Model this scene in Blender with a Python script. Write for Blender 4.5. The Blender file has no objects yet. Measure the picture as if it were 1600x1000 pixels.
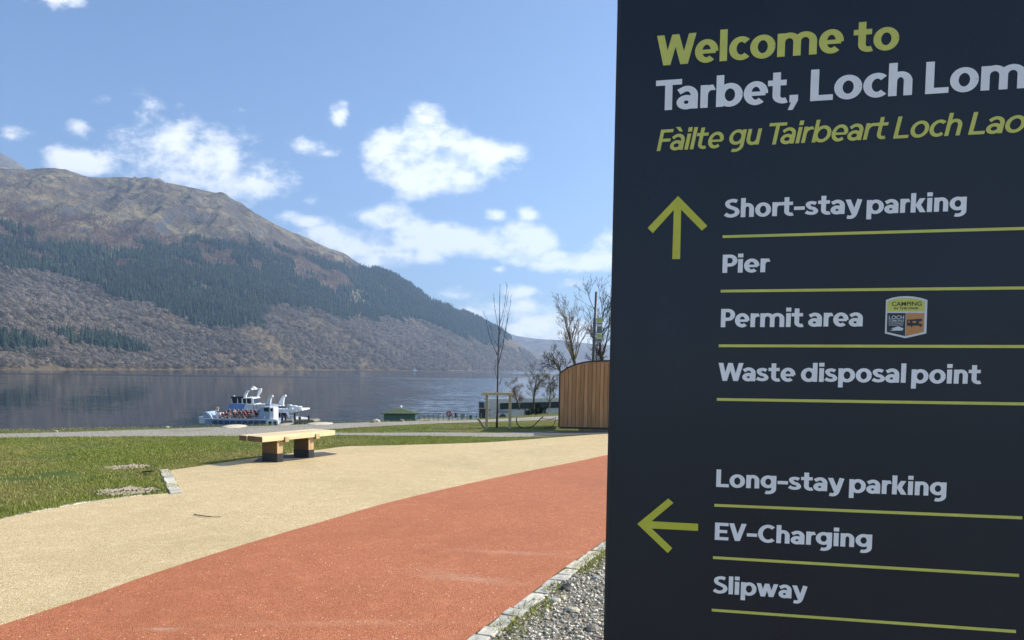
import bpy, bmesh, math, random
import numpy as np
from mathutils import Vector, Matrix
from mathutils.geometry import delaunay_2d_cdt, tessellate_polygon
random.seed(7); rng = np.random.default_rng(7)
S = bpy.context.scene
C = S.collection
PI = math.pi
# ------------------------------------------------------------------ camera
F, PX, PY = 1155.0, 800.0, 680.0          # focal length and principal point, in photograph pixels
EYE = 1.6
PITCH = math.atan((PY - 576.5) / F); ROLL = 0.012
cam_d = bpy.data.cameras.new('camera'); cam = bpy.data.objects.new('camera', cam_d); C.objects.link(cam)
cam_d.sensor_width = 36; cam_d.lens = 36 * F / 1600; cam_d.shift_y = (PY - 500) / 1600
cam_d.clip_end = 40000; cam_d.clip_start = 0.05
cam_d.dof.use_dof = False
CM = Matrix.Rotation(math.radians(90) - PITCH, 4, 'X') @ Matrix.Rotation(ROLL, 4, 'Z')
cam.matrix_world = Matrix.Translation((0, 0, EYE)) @ CM
S.camera = cam
# ------------------------------------------------------------------ sun, view
SUN_AZ, SUN_EL = math.radians(72), math.radians(35)      # to the right of the view, high
sd = bpy.data.lights.new('sun', 'SUN'); sd.energy = 5.0; sd.angle = math.radians(0.5); sd.color = (1, .93, .82)
sun = bpy.data.objects.new('sun', sd); C.objects.link(sun)
sv = Vector((math.sin(SUN_AZ) * math.cos(SUN_EL), math.cos(SUN_AZ) * math.cos(SUN_EL), math.sin(SUN_EL)))
sun.rotation_euler = sv.to_track_quat('Z', 'Y').to_euler()
S.view_settings.view_transform = 'Standard'; S.view_settings.look = 'None'
S.view_settings.exposure = 0.76; S.view_settings.gamma = 1; S.view_settings.use_curve_mapping = False
S.render.engine = 'CYCLES'; S.cycles.use_denoising = True
S.cycles.volume_bounces = 1; S.cycles.max_bounces = 8; S.cycles.transparent_max_bounces = 12
S.cycles.sample_clamp_indirect = 6

# ------------------------------------------------------------------ pixel rays
R3 = np.array(CM.to_3x3())
def ray(px, py):
    d = R3 @ np.array([(px - PX) / F, (PY - py) / F, -1.0])
    return d / d[1]                                          # scaled so that its forward (y) part is 1
def te(px, py):
    d = ray(px, py); return d[0], d[2]                       # azimuth slope, elevation slope
def G(px, py, z=0.0):
    d = ray(px, py); k = (z - EYE) / d[2]; return Vector((d[0] * k, k, z))
def AT(px, py, dep):
    d = ray(px, py); return Vector((d[0] * dep, dep, EYE + d[2] * dep))

# ------------------------------------------------------------------ node helpers
class N:
    def __init__(s, nt): s.nt = nt; s.n = nt.nodes; s.l = nt.links
    def add(s, t, **k):
        nd = s.n.new(t)
        for a, v in k.items():
            setattr(nd, a, v)
        return nd
    def put(s, sock, v):
        if hasattr(v, 'links') or isinstance(v, bpy.types.NodeSocket): s.l.new(v, sock)
        elif v is not None: sock.default_value = v
    def math(s, op, a, b=None, c=None, clamp=False):
        nd = s.add('ShaderNodeMath', operation=op, use_clamp=clamp)
        s.put(nd.inputs[0], a); s.put(nd.inputs[1], b)
        if c is not None: s.put(nd.inputs[2], c)
        return nd.outputs[0]
    def vmath(s, op, a, b=None):
        nd = s.add('ShaderNodeVectorMath', operation=op)
        s.put(nd.inputs[0], a)
        if b is not None: s.put(nd.inputs[1], b)
        return nd.outputs['Value'] if op in ('LENGTH', 'DOT_PRODUCT', 'DISTANCE') else nd.outputs[0]
    def noise(s, vec, scale, detail=4, rough=.55, dist=0.0, color=False):
        nd = s.add('ShaderNodeTexNoise'); s.put(nd.inputs['Vector'], vec)
        nd.inputs['Scale'].default_value = scale; nd.inputs['Detail'].default_value = detail
        nd.inputs['Roughness'].default_value = rough; nd.inputs['Distortion'].default_value = dist
        return nd.outputs['Color' if color else 0]
    def voro(s, vec, scale, feature='F1', out='Distance', rand=1.0):
        nd = s.add('ShaderNodeTexVoronoi', feature=feature); s.put(nd.inputs['Vector'], vec)
        nd.inputs['Scale'].default_value = scale; nd.inputs['Randomness'].default_value = rand
        return nd.outputs[out]
    def step(s, v, a, b, lo=0.0, hi=1.0):
        nd = s.add('ShaderNodeMapRange', interpolation_type='SMOOTHSTEP'); s.put(nd.inputs[0], v)
        s.put(nd.inputs[1], a); s.put(nd.inputs[2], b); s.put(nd.inputs[3], lo); s.put(nd.inputs[4], hi)
        return nd.outputs[0]
    def mix(s, f, a, b, blend='MIX'):
        nd = s.add('ShaderNodeMix', data_type='RGBA', blend_type=blend)
        s.put(nd.inputs[0], f)
        for i, v in ((6, a), (7, b)):
            if isinstance(v, (tuple, list)) and len(v) == 3: v = (*v, 1)
            s.put(nd.inputs[i], v)
        return nd.outputs[2]
    def map(s, vec, scale=(1, 1, 1), loc=(0, 0, 0), rot=(0, 0, 0)):
        nd = s.add('ShaderNodeMapping'); s.put(nd.inputs[0], vec)
        nd.inputs['Scale'].default_value = scale; nd.inputs['Location'].default_value = loc
        nd.inputs['Rotation'].default_value = rot
        return nd.outputs[0]
    def bump(s, h, strength=.5, dist=.01):
        nd = s.add('ShaderNodeBump'); nd.inputs['Strength'].default_value = strength
        nd.inputs['Distance'].default_value = dist; s.put(nd.inputs['Height'], h)
        return nd.outputs[0]
MATS = {}
def material(name, build, rough=.7, spec=.5, metal=0.0):
    m = bpy.data.materials.new(name); m.use_nodes = True
    g = N(m.node_tree); b = m.node_tree.nodes['Principled BSDF']
    b.inputs['Roughness'].default_value = rough; b.inputs['Metallic'].default_value = metal
    b.inputs['Specular IOR Level'].default_value = spec
    tc = g.add('ShaderNodeTexCoord'); geo = g.add('ShaderNodeNewGeometry')
    build(g, b, tc.outputs['Object'], geo.outputs['Position'])
    MATS[name] = m; return m
def simple(name, col, rough=.6, var=.12, scale=6, spec=.5, metal=0.0, bump=0.0, stretch=(1, 1, 1)):
    """a colour with blotchy wear and fine grain"""
    def f(g, b, o, p):
        v = g.map(o, stretch)
        n1 = g.noise(v, scale, 5, .6); n2 = g.noise(v, scale * 9, 3, .6)
        n = g.math('ADD', g.math('MULTIPLY', n1, .65), g.math('MULTIPLY', n2, .35))
        lo = tuple(c * (1 - var * 2) for c in col); hi = tuple(min(1, c * (1 + var * 2)) for c in col)
        g.put(b.inputs['Base Color'], g.mix(g.step(n, .3, .7), lo, hi))
        g.put(b.inputs['Roughness'], g.step(n, .2, .8, max(.03, rough - .12), min(1, rough + .12)))
        if bump: g.put(b.inputs['Normal'], g.bump(n2, bump, .01))
    return material(name, f, rough, spec, metal)

# ------------------------------------------------------------------ object helpers
def link(name, me, parent=None):
    o = bpy.data.objects.new(name, me); C.objects.link(o)
    if parent is not None: o.parent = parent
    return o
def tag(o, label=None, cat=None, group=None, kind=None):
    if label: o['label'] = label
    if cat: o['category'] = cat
    if group: o['group'] = group
    if kind: o['kind'] = kind
    return o
def thing(name, label, cat, loc=(0, 0, 0), rz=0.0, group=None):
    o = bpy.data.objects.new(name, None); C.objects.link(o)
    o.location = loc; o.rotation_euler = (0, 0, rz); o.empty_display_size = .2
    return tag(o, label, cat, group)
def mesh(name, v, f, mat, parent=None, smooth=False):
    me = bpy.data.meshes.new(name); me.from_pydata([tuple(a) for a in v], [], [tuple(a) for a in f]); me.update()
    if mat: me.materials.append(mat)
    if smooth: me.polygons.foreach_set('use_smooth', [True] * len(me.polygons))
    return link(name, me, parent)
def mesh_np(name, v, tri, mat, parent=None, smooth=False, k=3, col=None):
    me = bpy.data.meshes.new(name); nf = len(tri)
    me.vertices.add(len(v)); me.vertices.foreach_set('co', np.asarray(v, np.float32).ravel())
    me.loops.add(nf * k); me.loops.foreach_set('vertex_index', np.asarray(tri, np.int32).ravel())
    me.polygons.add(nf); me.polygons.foreach_set('loop_start', np.arange(0, nf * k, k, dtype=np.int32))
    me.update(calc_edges=True)
    if col is not None:
        a = me.attributes.new('tint', 'FLOAT_COLOR', 'POINT')
        c4 = np.ones((len(v), 4), np.float32); c4[:, :3] = col; a.data.foreach_set('color', c4.ravel())
    if mat: me.materials.append(mat)
    if smooth: me.polygons.foreach_set('use_smooth', [True] * nf)
    me.validate()
    return link(name, me, parent)
class B:
    """collects simple solids into one mesh"""
    def __init__(s): s.v = []; s.f = []
    def raw(s, v, f):
        o = len(s.v); s.v += [tuple(a) for a in v]; s.f += [tuple(i + o for i in q) for q in f]; return s
    def box(s, c, d, rz=0.0, M=None):
        hx, hy, hz = d[0] / 2, d[1] / 2, d[2] / 2
        p = [Vector((x * hx, y * hy, z * hz)) for x in (-1, 1) for y in (-1, 1) for z in (-1, 1)]
        Rm = M or Matrix.Rotation(rz, 3, 'Z')
        return s.raw([Rm @ q + Vector(c) for q in p], [(0, 1, 3, 2), (4, 6, 7, 5), (0, 4, 5, 1), (2, 3, 7, 6), (0, 2, 6, 4), (1, 5, 7, 3)])
    def tube(s, pts, rad, n=6, cap=True):
        pts = [Vector(p) for p in pts]
        if not hasattr(rad, '__len__'): rad = [rad] * len(pts)
        rings = []
        up = Vector((.13, .21, 1)).normalized()
        for i, p in enumerate(pts):
            t = (pts[min(i + 1, len(pts) - 1)] - pts[max(i - 1, 0)]).normalized()
            a = t.cross(up)
            if a.length < .1: a = t.cross(Vector((1, 0, 0)))
            a.normalize(); b = t.cross(a)
            rings.append([p + (a * math.cos(2 * PI * k / n) + b * math.sin(2 * PI * k / n)) * rad[i] for k in range(n)])
        v = [q for r in rings for q in r]; f = []
        for i in range(len(pts) - 1):
            for k in range(n):
                f.append((i * n + k, i * n + (k + 1) % n, (i + 1) * n + (k + 1) % n, (i + 1) * n + k))
        if cap: f.append(tuple(range(n - 1, -1, -1))); f.append(tuple((len(pts) - 1) * n + k for k in range(n)))
        return s.raw(v, f)
    def prism(s, poly, y0, y1):
        """profile in x,z pushed from y0 to y1"""
        n = len(poly)
        v = [(x, y0, z) for x, z in poly] + [(x, y1, z) for x, z in poly]
        f = [(i, (i + 1) % n, n + (i + 1) % n, n + i) for i in range(n)]
        tr = tessellate_polygon([[Vector((x, z, 0)) for x, z in poly]])
        f += [tuple(t) for t in tr] + [tuple(n + i for i in reversed(t)) for t in tr]
        return s.raw(v, f)
    def slab(s, poly, z0, z1):
        n = len(poly)
        v = [(p[0], p[1], z0) for p in poly] + [(p[0], p[1], z1) for p in poly]
        f = [(i, (i + 1) % n, n + (i + 1) % n, n + i) for i in range(n)]
        tr = tessellate_polygon([[Vector((p[0], p[1], 0)) for p in poly]])
        f += [tuple(t) for t in tr] + [tuple(n + i for i in reversed(t)) for t in tr]
        return s.raw(v, f)
    def ball(s, c, r, seg=8, sc=(1, 1, 1), jit=0.0):
        v = []; f = []; rows = max(3, seg // 2)
        for i in range(rows + 1):
            th = PI * i / rows
            for k in range(seg):
                ph = 2 * PI * k / seg; j = 1 + random.uniform(-jit, jit)
                v.append((c[0] + r * sc[0] * j * math.sin(th) * math.cos(ph), c[1] + r * sc[1] * j * math.sin(th) * math.sin(ph), c[2] + r * sc[2] * j * math.cos(th)))
        for i in range(rows):
            for k in range(seg):
                f.append((i * seg + k, (i + 1) * seg + k, (i + 1) * seg + (k + 1) % seg, i * seg + (k + 1) % seg))
        return s.raw(v, f)
    def build(s, name, mat, parent=None, smooth=False, bevel=0.0):
        o = mesh(name, s.v, s.f, mat, parent, smooth)
        bm = bmesh.new(); bm.from_mesh(o.data)
        bmesh.ops.remove_doubles(bm, verts=bm.verts, dist=1e-6)
        bmesh.ops.recalc_face_normals(bm, faces=bm.faces)
        if bevel: bmesh.ops.bevel(bm, geom=list(bm.edges), offset=bevel, segments=2, affect='EDGES', profile=.6)
        bm.to_mesh(o.data); bm.free()
        return o
def inpoly(x, y, poly):
    x = np.asarray(x); y = np.asarray(y); r = np.zeros(x.shape, bool); n = len(poly)
    for i in range(n):
        x0, y0 = poly[i][0], poly[i][1]; x1, y1 = poly[(i + 1) % n][0], poly[(i + 1) % n][1]
        if y0 == y1: continue
        c = ((y0 > y) != (y1 > y)) & (x < (x1 - x0) * (y - y0) / (y1 - y0) + x0); r ^= c
    return r
def hash2(ix, iy, s=0):
    h = (ix.astype(np.int64) * 374761393 + iy.astype(np.int64) * 668265263 + s * 974634777) & 0xffffffff
    h = ((h ^ (h >> 13)) * 1274126177) & 0xffffffff; h = h ^ (h >> 16)
    return (h & 0xffffff) / float(0xffffff)
def vnoise(x, y, s=0):
    ix = np.floor(x); iy = np.floor(y); fx = x - ix; fy = y - iy
    fx = fx * fx * (3 - 2 * fx); fy = fy * fy * (3 - 2 * fy)
    a = hash2(ix, iy, s); b = hash2(ix + 1, iy, s); c = hash2(ix, iy + 1, s); d = hash2(ix + 1, iy + 1, s)
    return (a * (1 - fx) + b * fx) * (1 - fy) + (c * (1 - fx) + d * fx) * fy
def fbm(x, y, o=5, s=0, ridge=False):
    t = 0; a = .5; tot = 0
    for k in range(o):
        n = vnoise(x * 2 ** k + 17.3 * k, y * 2 ** k + 9.1 * k, s + k)
        if ridge: n = 1 - abs(2 * n - 1)
        t = t + a * n; tot += a; a *= .5
    return t / tot

# ------------------------------------------------------------------ world: sky and clouds
W = bpy.data.worlds.new('World'); S.world = W; W.use_nodes = True
g = N(W.node_tree); W.node_tree.nodes.clear()
sky = g.add('ShaderNodeTexSky', sky_type='NISHITA'); sky.sun_disc = False
sky.sun_elevation = SUN_EL; sky.sun_rotation = SUN_AZ; sky.altitude = 30; sky.air_density = 1.0; sky.dust_density = .9; sky.ozone_density = 3.0
bg = g.add('ShaderNodeBackground'); g.l.new(g.mix(1.0, sky.outputs[0], (.86, .97, 1.10), 'MULTIPLY'), bg.inputs[0]); bg.inputs[1].default_value = .088
tcw = g.add('ShaderNodeTexCoord'); dirv = tcw.outputs['Generated']
sp = g.add('ShaderNodeSeparateXYZ'); g.l.new(dirv, sp.inputs[0])
yy = g.math('MAXIMUM', sp.outputs[1], .02)
tt = g.math('DIVIDE', sp.outputs[0], yy); ee = g.math('DIVIDE', sp.outputs[2], yy)
cb = g.add('ShaderNodeCombineXYZ'); g.l.new(tt, cb.inputs[0]); g.l.new(ee, cb.inputs[1]); P2 = cb.outputs[0]
warp = g.noise(P2, 9, 3, .6, color=True)
PW = g.vmath('ADD', P2, g.vmath('MULTIPLY', g.vmath('SUBTRACT', warp, (.5, .5, .5)), (.045, .03, 0)))
# clouds by where they stand in the sky over the loch: centre and radii (in photograph pixels), weight
BL = [(655, 222, 70, 45, 1.15), (720, 248, 95, 36, 1.15), (675, 275, 85, 26, 1.0), (612, 238, 50, 46, .9), (770, 268, 46, 17, .9), (655, 192, 32, 24, .9),
      (532, 172, 18, 18, .75), (483, 226, 36, 12, .5), (510, 236, 28, 12, .45),
      (255, 225, 62, 52, .72), (330, 255, 75, 48, .80), (410, 275, 56, 34, .95), (230, 200, 45, 28, .55), (290, 275, 100, 22, .6), (125, 246, 58, 22, .85), (126, 193, 22, 18, .75), (150, 155, 22, 10, .55), (20, 210, 28, 12, .7), (95, -4, 36, 10, .45), (375, 176, 20, 8, .45),
      (480, 347, 42, 15, .9), (600, 342, 50, 20, .95), (560, 385, 95, 26, .95), (600, 408, 50, 22, .95), (690, 372, 95, 26, 1.25), (800, 378, 85, 32, 1.25), (870, 408, 85, 20, 1.15), (520, 372, 60, 22, .85),
      (774, 337, 24, 10, .8), (826, 336, 18, 12, .8), (660, 404, 26, 12, .7), (778, 425, 22, 8, .7), (940, 380, 20, 12, .8), (990, 400, 80, 30, .9), (820, 458, 34, 10, .65), (895, 446, 30, 9, .6), (710, 465, 60, 14, .55), (1000, 460, 80, 20, .6),
      (825, 508, 70, 24, .75), (770, 488, 40, 16, .55), (905, 515, 60, 26, .7), (730, 490, 22, 10, .6), (860, 520, 150, 40, .62), (800, 480, 90, 14, .5), (495, 312, 12, 14, .45), (1150, 150, 120, 60, .8), (-150, 170, 120, 50, .8)]
field = None; under = None
for (cx, cy, rx, ry, wt) in BL:
    c0 = te(cx, cy); r0 = (rx / F * .92, ry / F * .92)
    nd = g.vmath('MULTIPLY', g.vmath('SUBTRACT', PW, (c0[0], c0[1], 0)), (1 / r0[0], 1 / r0[1], 0))
    v = g.math('MULTIPLY', g.math('SUBTRACT', 1.25, g.vmath('LENGTH', nd)), wt)
    field = v if field is None else g.math('SMOOTH_MAX', field, v, .25)
nz = g.noise(g.map(P2, (1, 1.5, 1)), 11, 10, .62)
nz2 = g.noise(g.map(P2, (1, 1.5, 1), loc=(0.02, .035, 0)), 11, 10, .62)
dens = g.math('ADD', field, g.math('MULTIPLY', g.math('SUBTRACT', nz, .5), 3.5))
alpha = g.step(dens, -.04, .85, 0, .99)
# clouds for the unseen sky behind and beside, thickened to brighten the sign
den2 = g.math('ADD', sp.outputs[2], .25)
cb2 = g.add('ShaderNodeCombineXYZ'); g.l.new(g.math('DIVIDE', sp.outputs[0], den2), cb2.inputs[0]); g.l.new(g.math('DIVIDE', sp.outputs[1], den2), cb2.inputs[1])
gen = g.step(g.noise(cb2.outputs[0], 2.2, 9, .6), .47, .60, 0, .9)
gen = g.math('MULTIPLY', gen, g.step(sp.outputs[1], .5, .2, 0, 1))
gen = g.math('MULTIPLY', gen, g.step(sp.outputs[2], 0.0, .08, 0, 1))
alpha = g.math('MAXIMUM', g.math('MULTIPLY', alpha, g.step(sp.outputs[1], .1, .3)), gen)
shade = g.step(g.math('ADD', g.math('MULTIPLY', g.math('SUBTRACT', nz, nz2), 3.0), g.math('MULTIPLY', dens, .04)), -.50, .10)
ccol = g.mix(shade, (.52, .60, .70), (.94, .94, .92))
cbg = g.add('ShaderNodeBackground'); g.l.new(ccol, cbg.inputs[0]); cbg.inputs[1].default_value = .90
mx = g.add('ShaderNodeMixShader'); g.l.new(alpha, mx.inputs[0]); g.l.new(bg.outputs[0], mx.inputs[1]); g.l.new(cbg.outputs[0], mx.inputs[2])
wo = g.add('ShaderNodeOutputWorld'); g.l.new(mx.outputs[0], wo.inputs[0])
W.cycles.sampling_method = 'MANUAL'; W.cycles.sample_map_resolution = 512

# ------------------------------------------------------------------ materials
def m_grass_ground(g, b, o, p):
    n = g.noise(p, 1.1, 6, .65); n2 = g.noise(p, 26, 4, .7); n3 = g.noise(p, .35, 3)
    c = g.mix(g.step(n, .35, .65), (.055, .085, .018), (.12, .145, .035))
    c = g.mix(g.step(n3, .52, .68, 0, .55), c, (.19, .165, .07))
    c = g.mix(g.step(n2, .55, .75, 0, .75), c, (.10, .075, .045))
    g.put(b.inputs['Base Color'], c); g.put(b.inputs['Normal'], g.bump(n2, .8, .03))
M_ground = material('turf soil', m_grass_ground, .95, .2)
def m_tint(g, b, o, p):
    a = g.add('ShaderNodeAttribute', attribute_name='tint'); g.put(b.inputs['Base Color'], a.outputs['Color'])
def m_blade(g, b, o, p):
    a = g.add('ShaderNodeAttribute', attribute_name='tint'); g.put(b.inputs['Base Color'], a.outputs['Color'])
    tr = g.add('ShaderNodeBsdfTranslucent'); g.l.new(a.outputs['Color'], tr.inputs[0])
    mxs = g.add('ShaderNodeMixShader'); mxs.inputs[0].default_value = .35
    out = g.n['Material Output']; g.l.new(b.outputs[0], mxs.inputs[1]); g.l.new(tr.outputs[0], mxs.inputs[2]); g.l.new(mxs.outputs[0], out.inputs[0])
M_blade = material('grass blades', m_blade, .6, .3)
M_tint = material('mottled plants', m_tint, .9, .15)
def m_twig(g, b, o, p):
    m_blade(g, b, o, p); [n for n in g.n if n.type == 'MIX_SHADER'][0].inputs[0].default_value = .5
M_twig = material('bare crowns', m_twig, .9, .1)
M_stones = material('loose stones', m_tint, .8, .35)

def resin(name, lo, mid, hi, fleck, streaks):
    def f(g, b, o, p):
        cell = g.voro(p, 210, out='Color'); sx = g.add('ShaderNodeSeparateColor'); g.l.new(cell, sx.inputs[0])
        c = g.mix(g.step(sx.outputs[0], 0, .55), lo, mid); c = g.mix(g.step(sx.outputs[0], .6, 1.0), c, hi)
        # coarser pale pebbles here and there
        vd = g.voro(p, 42, out='Distance'); vc = g.voro(p, 42, out='Color'); sc = g.add('ShaderNodeSeparateColor'); g.l.new(vc, sc.inputs[0])
        fl = g.math('MULTIPLY', g.step(vd, .30, .18), g.step(sc.outputs[0], 0.925, .95))
        c = g.mix(fl, c, fleck)
        dk = g.math('MULTIPLY', g.step(vd, .2, .12), g.step(sc.outputs[1], .985, .99)); c = g.mix(dk, c, (.03, .02, .015))
        big = g.noise(p, .55, 7, .68); c = g.mix(g.step(big, .40, .72, 0, .42), c, tuple(q * .62 for q in mid))
        med = g.noise(p, 5, 5, .65); c = g.mix(g.step(med, .48, .75, 0, .18), c, tuple(min(1, q * 1.3) for q in hi))
        for (cx, cy, rx, ry, rot, s) in streaks:      # dusty scuffs
            q = g.vmath('SUBTRACT', p, (cx, cy, 0)); q = g.map(q, (1, 1, 1), rot=(0, 0, -rot)); q = g.vmath('MULTIPLY', q, (1 / rx, 1 / ry, 0))
            k = g.math('ADD', g.vmath('LENGTH', q), g.math('MULTIPLY', g.math('SUBTRACT', g.noise(p, 14, 6, .75), .5), 3.0))
            c = g.mix(g.step(k, 1.5, -.2, 0, s * .6), c, (.55, .40, .27))
        g.put(b.inputs['Base Color'], c)
        g.put(b.inputs['Normal'], g.bump(g.math('ADD', g.voro(p, 210), g.math('MULTIPLY', g.noise(p, 60, 3), .8)), .55, .006))
    return material(name, f, .75, .35)
def streak(x0, y0, x1, y1, w, s):
    a = G(x0, y0); c = G(x1, y1); d = c - a
    return ((a.x + c.x) / 2, (a.y + c.y) / 2, d.length / 2, w, math.atan2(d.y, d.x), s)
M_tan = resin('buff resin surface', (.28, .185, .075), (.60, .455, .235), (.84, .69, .43), (.9, .84, .68), [streak(650, 728, 690, 729, .10, .55), streak(690, 715, 760, 713, .12, .3)])
M_red = resin('red resin surface', (.21, .055, .02), (.46, .142, .056), (.62, .27, .13), (.8, .62, .46),
              [streak(640, 898, 830, 915, .10, .5), streak(700, 860, 930, 872, .07, .4), streak(210, 986, 300, 986, .035, .8), streak(300, 978, 720, 975, .06, .25), streak(640, 888, 720, 900, .06, .3)])
def m_gravelroad(g, b, o, p):
    n = g.noise(p, 18, 6, .7); n2 = g.noise(p, .8, 4)
    c = g.mix(g.step(n, .35, .68), (.17, .15, .12), (.46, .43, .37)); c = g.mix(g.step(n2, .5, .7, 0, .4), c, (.17, .16, .085))
    g.put(b.inputs['Base Color'], c); g.put(b.inputs['Normal'], g.bump(n, .8, .03))
M_track = material('gravel track', m_gravelroad, .95, .2)
def m_gravelbed(g, b, o, p):
    n = g.noise(p, 70, 5, .7); n2 = g.noise(p, 6, 4)
    c = g.mix(g.step(n, .35, .7), (.10, .085, .06), (.42, .38, .31)); c = g.mix(g.step(n2, .5, .7, 0, .5), c, (.11, .085, .055))
    g.put(b.inputs['Base Color'], c); g.put(b.inputs['Normal'], g.bump(n, .9, .012))
M_bed = material('gravel bed', m_gravelbed, .95, .2)
M_sett = [simple('granite sett %s' % n, c, .8, .16, 22, .3, bump=.5) for n, c in (('pale', (.60, .56, .46)), ('grey', (.45, .43, .37)), ('warm', (.54, .49, .38)))]
def wood(name, a, bcol, c2, axis='z', rough=.65, sc=1.0, end=None):
    def f(g, b, o, p):
        st = {'z': (26, 26, 1.6), 'x': (1.6, 26, 26), 'y': (26, 1.6, 26)}[axis]
        oi = g.add('ShaderNodeObjectInfo'); v = g.vmath('ADD', g.map(o, tuple(q * sc for q in st)), g.vmath('MULTIPLY', oi.outputs['Random'], (37, 11, 53)))
        v = g.vmath('ADD', v, oi.outputs['Location'])
        n = g.noise(v, 1, 6, .6, .6); k = g.noise(g.map(o, (4 * sc, 4 * sc, 4 * sc)), 1.4, 3)
        c = g.mix(g.step(n, .3, .72), a, bcol); c = g.mix(g.step(n, .62, .75, 0, .6), c, c2)
        c = g.mix(g.step(k, .55, .8, 0, .4), c, c2)
        if end:                                             # darker end grain, deepened to paint in the shaded faces
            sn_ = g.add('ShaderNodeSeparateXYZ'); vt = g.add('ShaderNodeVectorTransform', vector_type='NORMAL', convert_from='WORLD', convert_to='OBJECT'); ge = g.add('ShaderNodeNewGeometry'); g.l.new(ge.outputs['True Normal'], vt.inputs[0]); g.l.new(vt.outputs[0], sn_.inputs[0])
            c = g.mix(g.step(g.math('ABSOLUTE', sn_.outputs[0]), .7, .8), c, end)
        hv = g.add('ShaderNodeHueSaturation'); hv.inputs['Value'].default_value = 1
        g.l.new(g.math('ADD', .82, g.math('MULTIPLY', oi.outputs['Random'], .34)), hv.inputs['Value']); g.l.new(c, hv.inputs['Color'])
        g.put(b.inputs['Base Color'], hv.outputs[0]); g.put(b.inputs['Normal'], g.bump(n, .35, .004))
    return material(name, f, rough, .3)
M_larch = wood('larch cladding', (.30, .165, .075), (.42, .25, .125), (.22, .11, .05), 'z', .7, .7)
M_pale = wood('pale bench timber', (.62, .48, .27), (.76, .62, .38), (.50, .36, .19), 'x', .6, 1.0, (.15, .10, .055))
M_leg = wood('bench leg timber', (.40, .27, .14), (.56, .40, .22), (.27, .17, .09), 'z', .6, 1.0, (.13, .08, .04))  # end tone falls on the wide leg sides as painted shade
M_stake = wood('stake timber', (.36, .29, .16), (.52, .44, .27), (.24, .19, .11), 'z', .75)
M_black = simple('black steel', (.018, .020, .024), .45, .15, 12)
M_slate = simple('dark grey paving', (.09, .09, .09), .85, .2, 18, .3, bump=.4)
M_bark = simple('dark bark', (.05, .043, .034), .9, .25, 14, .2, bump=.6)
M_bark2 = simple('pale bark', (.16, .135, .10), .9, .25, 14, .2, bump=.6)
M_moss = simple('mossy bark', (.09, .095, .035), .9, .25, 9, .2, bump=.6)
M_white = simple('white boat paint', (.78, .79, .80), .35, .05, 2)
M_offw = simple('grey white panel', (.60, .62, .64), .45, .08, 2)
M_blue = simple('light blue hull', (.34, .43, .56), .35, .08, 1.5)
M_bluegl = simple('blue windscreen glass', (.12, .22, .46), .12, .1, 1)
M_dglass = simple('dark window glass', (.012, .02, .035), .08, .1, 2)
M_navyw = simple('deep blue window', (.03, .06, .16), .15, .15, 2)
M_teal = simple('green painted boards', (.07, .14, .125), .6, .12, 3)
M_groof = simple('green felt roof', (.065, .09, .045), .8, .15, 4)
M_red2 = simple('red cloth', (.36, .03, .03), .8, .1, 5)
M_skin = simple('skin', (.55, .33, .24), .6, .05, 5)
M_dark = simple('dark cloth', (.02, .02, .03), .85, .15, 5)
M_silver = simple('coach bodywork', (.34, .36, .38), .3, .06, 1)
M_conc = simple('weathered concrete', (.30, .26, .20), .85, .2, 12, .3, bump=.5)
M_rock = simple('grey rock', (.22, .20, .17), .9, .25, 5, .2, bump=.6)
M_sand = simple('pale sandstone', (.50, .45, .34), .9, .12, 4, .2, bump=.4)
M_soil = simple('dark soil', (.035, .028, .018), .95, .25, 14, .2)
M_rub = simple('black rubber', (.015, .015, .016), .7, .1, 8)
M_gray = simple('galvanised grey', (.28, .29, .30), .5, .12, 8, metal=.4)

# ------------------------------------------------------------------ terrain near the camera
EW = 10.0; ZW = EYE - EW                                     # water level
CREST = [(-900, 690), (-300, 680), (0, 674), (200, 670), (310, 667.3), (400, 665), (520, 661), (600, 658.5), (700, 656.5), (750, 655.5), (820, 651), (870, 645), (945, 641), (1100, 640), (1700, 640)]
ct = np.array([te(*c)[0] for c in CREST]); cm_ = np.array([-te(*c)[1] for c in CREST])
def height(x, y):
    x = np.asarray(x, float); y = np.asarray(y, float)
    d = np.maximum(y, 1.0); t = np.clip(x / d, ct[0], ct[-1])
    m = np.interp(t, ct, cm_); d0 = EYE / m
    z = EYE - m * d - .0045 * np.maximum(d - d0, 0)
    z = np.where(d > d0, z, 0.0)
    land = np.clip((t - .10) / .06, 0, 1)                    # the ground right of the timber screen stays high
    z = z * (1 - land) + land * np.maximum(z, -3.0 - .004 * d)
    lump = (fbm(x / 9, y / 9, 4, 3) - .5) * np.clip((d - d0 - 4) / 20, 0, 1) * .5
    z = z - np.abs(lump)
    return np.maximum(z, ZW - 1.0)
def grid_obj(name, xs, ys, mat, hf):
    X, Y = np.meshgrid(xs, ys); Z = hf(X, Y)
    v = np.stack([X.ravel(), Y.ravel(), Z.ravel()], 1); nx = len(xs); ny = len(ys)
    i = np.arange(nx - 1)[None, :] + np.arange(ny - 1)[:, None] * nx
    q = np.stack([i, i + 1, i + 1 + nx, i + nx], -1).reshape(-1, 4)
    return mesh_np(name, v, q, mat, None, True, 4)
xs = np.unique(np.concatenate([np.linspace(-220, -30, 60), np.linspace(-30, 20, 201), np.linspace(20, 240, 70)]))
ys = np.unique(np.concatenate([np.linspace(-120, 6, 20), np.linspace(6, 40, 240), np.linspace(40, 260, 160)]))
gr = grid_obj('ground', xs, ys, M_ground, height); tag(gr, 'grassy ground falling away to the loch', kind='structure')
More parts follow.
